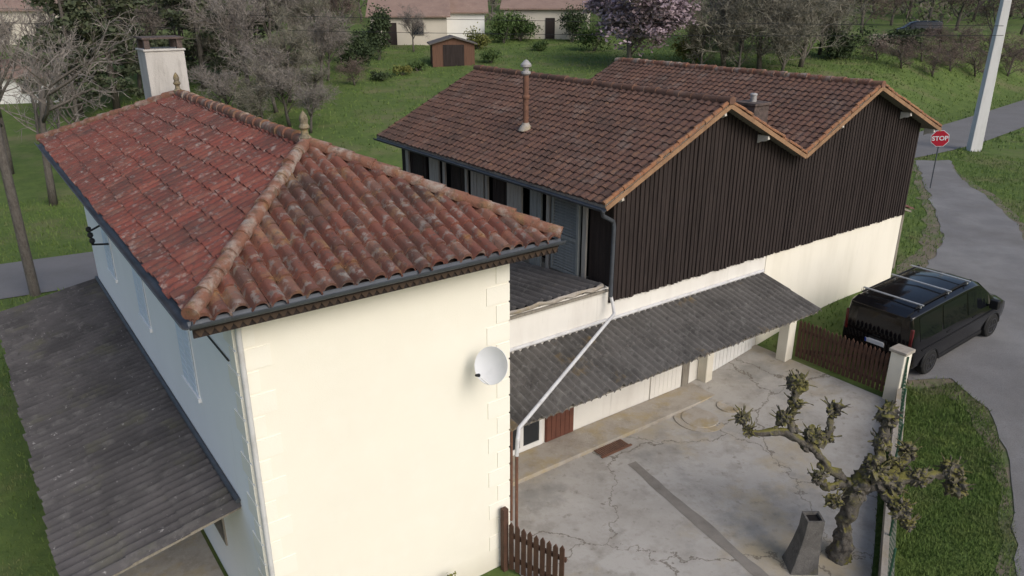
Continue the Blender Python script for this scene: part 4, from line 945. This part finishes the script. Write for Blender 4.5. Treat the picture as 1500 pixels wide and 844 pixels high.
# far woodland
random.seed(99); fw=MB()
for i in range(620):
    y=U(108,250); x=U(-.95,1.0)*y*.86; z=h(x,y); ht=U(8,14); w=ht*U(.25,.4)
    for k in range(170):
        zz=U(.02,1)**.9; c=Vector((x+random.gauss(0,1)*w*.5*(1.15-zz*.7),y+random.gauss(0,1)*w*.5,z+zz*ht)); d=(rv()+Vector((0,0,.7))).normalized()*U(.5,1.5); s=rv()*U(.05,.2); j=len(fw.v)
        fw.v+=[c-s,c+s,c+d]; fw.f.append((j,j+1,j+2)); fw.uv.append(None)
tag(fw.build('woodland',M['wood_far']),'far brown and green winter woodland along the top of the view','woodland',kind='stuff')
# grass blades
def blades(name,regions,label):
    random.seed(5); mb=MB()
    for P,n,hl,wd,rej in regions:
        x0=min(p[0] for p in P);x1=max(p[0] for p in P);y0=min(p[1] for p in P);y1=max(p[1] for p in P)
        k=0; tries=0
        while k<n and tries<n*6:
            tries+=1
            x,y=U(x0,x1),U(y0,y1)
            if not inpoly(x,y,P): continue
            if noise.noise((x*.6,y*.6,9))<U(-.9,.1): 
                if random.random()<.5: continue
            a,b=AB(x,y)
            if abs(b-rb(a))<2.15: continue
            if any(inpoly(x,y,Q) for Q in rej): continue
            if -.2<a<6.6 and 8.9<b<21.5 or 11<a<23.7 and 11.5<b<21.2: continue
            k+=1; z=h(x,y)-.01; an=U(0,PI); l=hl*U(.5,1.3); w=wd*U(.6,1.3); dx,dy=math.cos(an)*w,math.sin(an)*w; j=len(mb.v)
            mb.v+=[(x-dx,y-dy,z),(x+dx,y+dy,z),(x+U(-.5,.5)*l,y+U(-.5,.5)*l,z+l)]; mb.f.append((j,j+1,j+2)); mb.uv.append(None)
    o=mb.build(name,M['blade']); tag(o,label,'grass',kind='stuff')
rp_=G2([(1300,560),(1345,572),(1400,562),(1455,610),(1480,720),(1500,870),(1230,870)])
LN=[LANE,YARD]
wp=lambda l:[W(*p) for p in l]
blades('grass',[(rp_,28000,.09,.011,LN),
 (wp([(-7,5),(0,5),(0,24),(-7,24)]),22000,.09,.012,[]),
 (wp([(16.9,6),(30,3),(48,12),(48,21),(24,24),(23.7,11.6),(16.9,11.5)]),30000,.12,.018,LN),
 (wp([(-14,22),(12,22),(12,40),(-14,48)]),22000,.16,.022,[]),
 ([(-26,42),(26,42),(40,95),(-40,95)],32000,.15,.05,[]),
 ([(26,44),(70,60),(80,90),(30,90)],16000,.17,.05,LN)],'green winter grass covering verges, bank and lawns')
# ---------------------------------------------------------------- far houses and shed
def bghouse(px,py,w,d,hw,hr,rzv,wm,label,wins=(),door=None,name='house',over=.4):
    loc=ground(px,py); t=TL(name,label,'house',loc,rzv)
    MB().box(-w/2,w/2,0,d,-.6,hw).build('wall',wm,t)
    mb=MB(); o=over
    poly=[(-o,hw-.06),(d/2,hw+hr),(d+o,hw-.06),(d+o,hw-.2),(d/2,hw+hr-.16),(-o,hw-.2)]
    mb.prism(poly,lambda p:(-w/2-o,p[0],p[1]),lambda p:(w/2+o,p[0],p[1])); mb.build('roof',M['fartile'],t)
    g=MB().prism([(.01,hw-.2),(d/2,hw+hr-.2),(d-.01,hw-.2)],lambda p:(-w/2+.01,p[0],p[1]),lambda p:(w/2-.01,p[0],p[1])); g.build('gable',wm,t)
    for x,z,ww,hh in wins:
        f=MB().box(x-ww/2,x+ww/2,-.05,-.002,z,z+hh).build('window',M['greywood'],t)
        MB().box(x-ww/2+.08,x+ww/2-.08,-.06,-.0505,z+.08,z+hh-.08).build('pane',M['glass'],f)
    if door: MB().box(door-.5,door+.5,-.06,-.002,0,2.1).build('door',M['darkwood'],t)
    return t
bghouse(600,66,7.5,8,2.8,2.0,R(4),M['beige'],'far beige house with tile roof left of the white gable',[(.9,.9,1.2,1.2)],-1.7)
bghouse(668,60,6.0,7,2.9,2.2,R(4),M['farwhite'],'far white walled house part behind the brown garden shed',[(-1.4,.9,.9,1.3)])
bghouse(800,57,9,8,3.1,2.0,R(-6),M['beige'],'far cream house with dark doorway left of the blossom tree',[(2.7,.9,1.,1.2),(-3,.9,1,1.2)],.4)
bghouse(25,66,10,9,3.8,2.2,R(8),M['beige'],'far beige house cut by the left edge of the photo',[(-1,1.2,1.5,1.2),(2.8,1.2,1.,1.2)])
bghouse(20,152,7,5,2.0,1.0,R(12),M['farwhite'],'low pale outbuilding at the left edge below the cut off beige house',[(1.2,.7,1.0,.8)])
p=ground(665,97); SHD=TL('garden_shed','small brown wooden garden shed on the far lawn','shed',p,R(10))
MB().box(-1.8,1.8,0,2.6,-.2,1.9).build('wall',M['shed'],SHD)
MB().prism([(-2.05,1.85),(0,2.45),(2.05,1.85),(2.05,1.75),(0,2.33),(-2.05,1.75)],lambda p:(p[0],-.25,p[1]),lambda p:(p[0],2.8,p[1])).build('roof',M['felt'],SHD)
MB().prism([(-1.78,1.8),(0,2.3),(1.78,1.8)],lambda p:(p[0],.01,p[1]),lambda p:(p[0],2.5,p[1])).build('gable',M['shed'],SHD)
MB().box(-.9,.9,-.04,-.002,0,1.75).build('door',M['darkwood'],SHD)
p=ground(1296,70); CRT=TL('pallet_crate','pale wooden pallet crate beside the far field','crate',p,R(15))
q=MB()
for k in range(5): q.box(-1,1,-.02,.02,.1+k*.24,.28+k*.24); q.box(-1,1,1.2,1.24,.1+k*.24,.28+k*.24)
q.build('slat_panel',M['greywood'],CRT)
q=MB()
for x in (-.95,0,.95):
    for y in (.03,1.19): q.box(x-.05,x+.05,y-.0,y+.1 if y<1 else y+.009,0,1.3)
q.build('frame',M['greywood'],CRT)
# ---------------------------------------------------------------- camera, light
cam=bpy.data.cameras.new('Camera'); co=bpy.data.objects.new('Camera',cam); C.objects.link(co)
co.location=(0,0,HC); co.rotation_euler=(R(90-21),0,0); cam.lens=F/1500*36; cam.sensor_width=36; cam.clip_end=1500; cam.clip_start=.1
S.camera=co
w=bpy.data.worlds.new('World'); S.world=w; w.use_nodes=True; nt=w.node_tree
sk=nt.nodes.new('ShaderNodeTexSky'); sk.sky_type='NISHITA'; sk.sun_disc=False
el=R(38); sv=Vector((.66,-.75)).normalized(); sk.sun_elevation=el; sk.sun_rotation=math.atan2(sv.x,sv.y)
sk.dust_density=3; sk.air_density=1; sk.ozone_density=1
bg=nt.nodes['Background']; bg.inputs[1].default_value=.15; nt.links.new(sk.outputs[0],bg.inputs[0])
sl_=bpy.data.lights.new('Sun','SUN'); so=bpy.data.objects.new('Sun',sl_); C.objects.link(so)
sl_.energy=1.5; sl_.angle=R(35); sl_.color=(1,.975,.94)
dv=-Vector((sv.x*math.cos(el),sv.y*math.cos(el),math.sin(el))); so.rotation_euler=dv.to_track_quat('-Z','Y').to_euler()
S.view_settings.view_transform='Standard'; S.view_settings.look='None'; S.view_settings.exposure=0
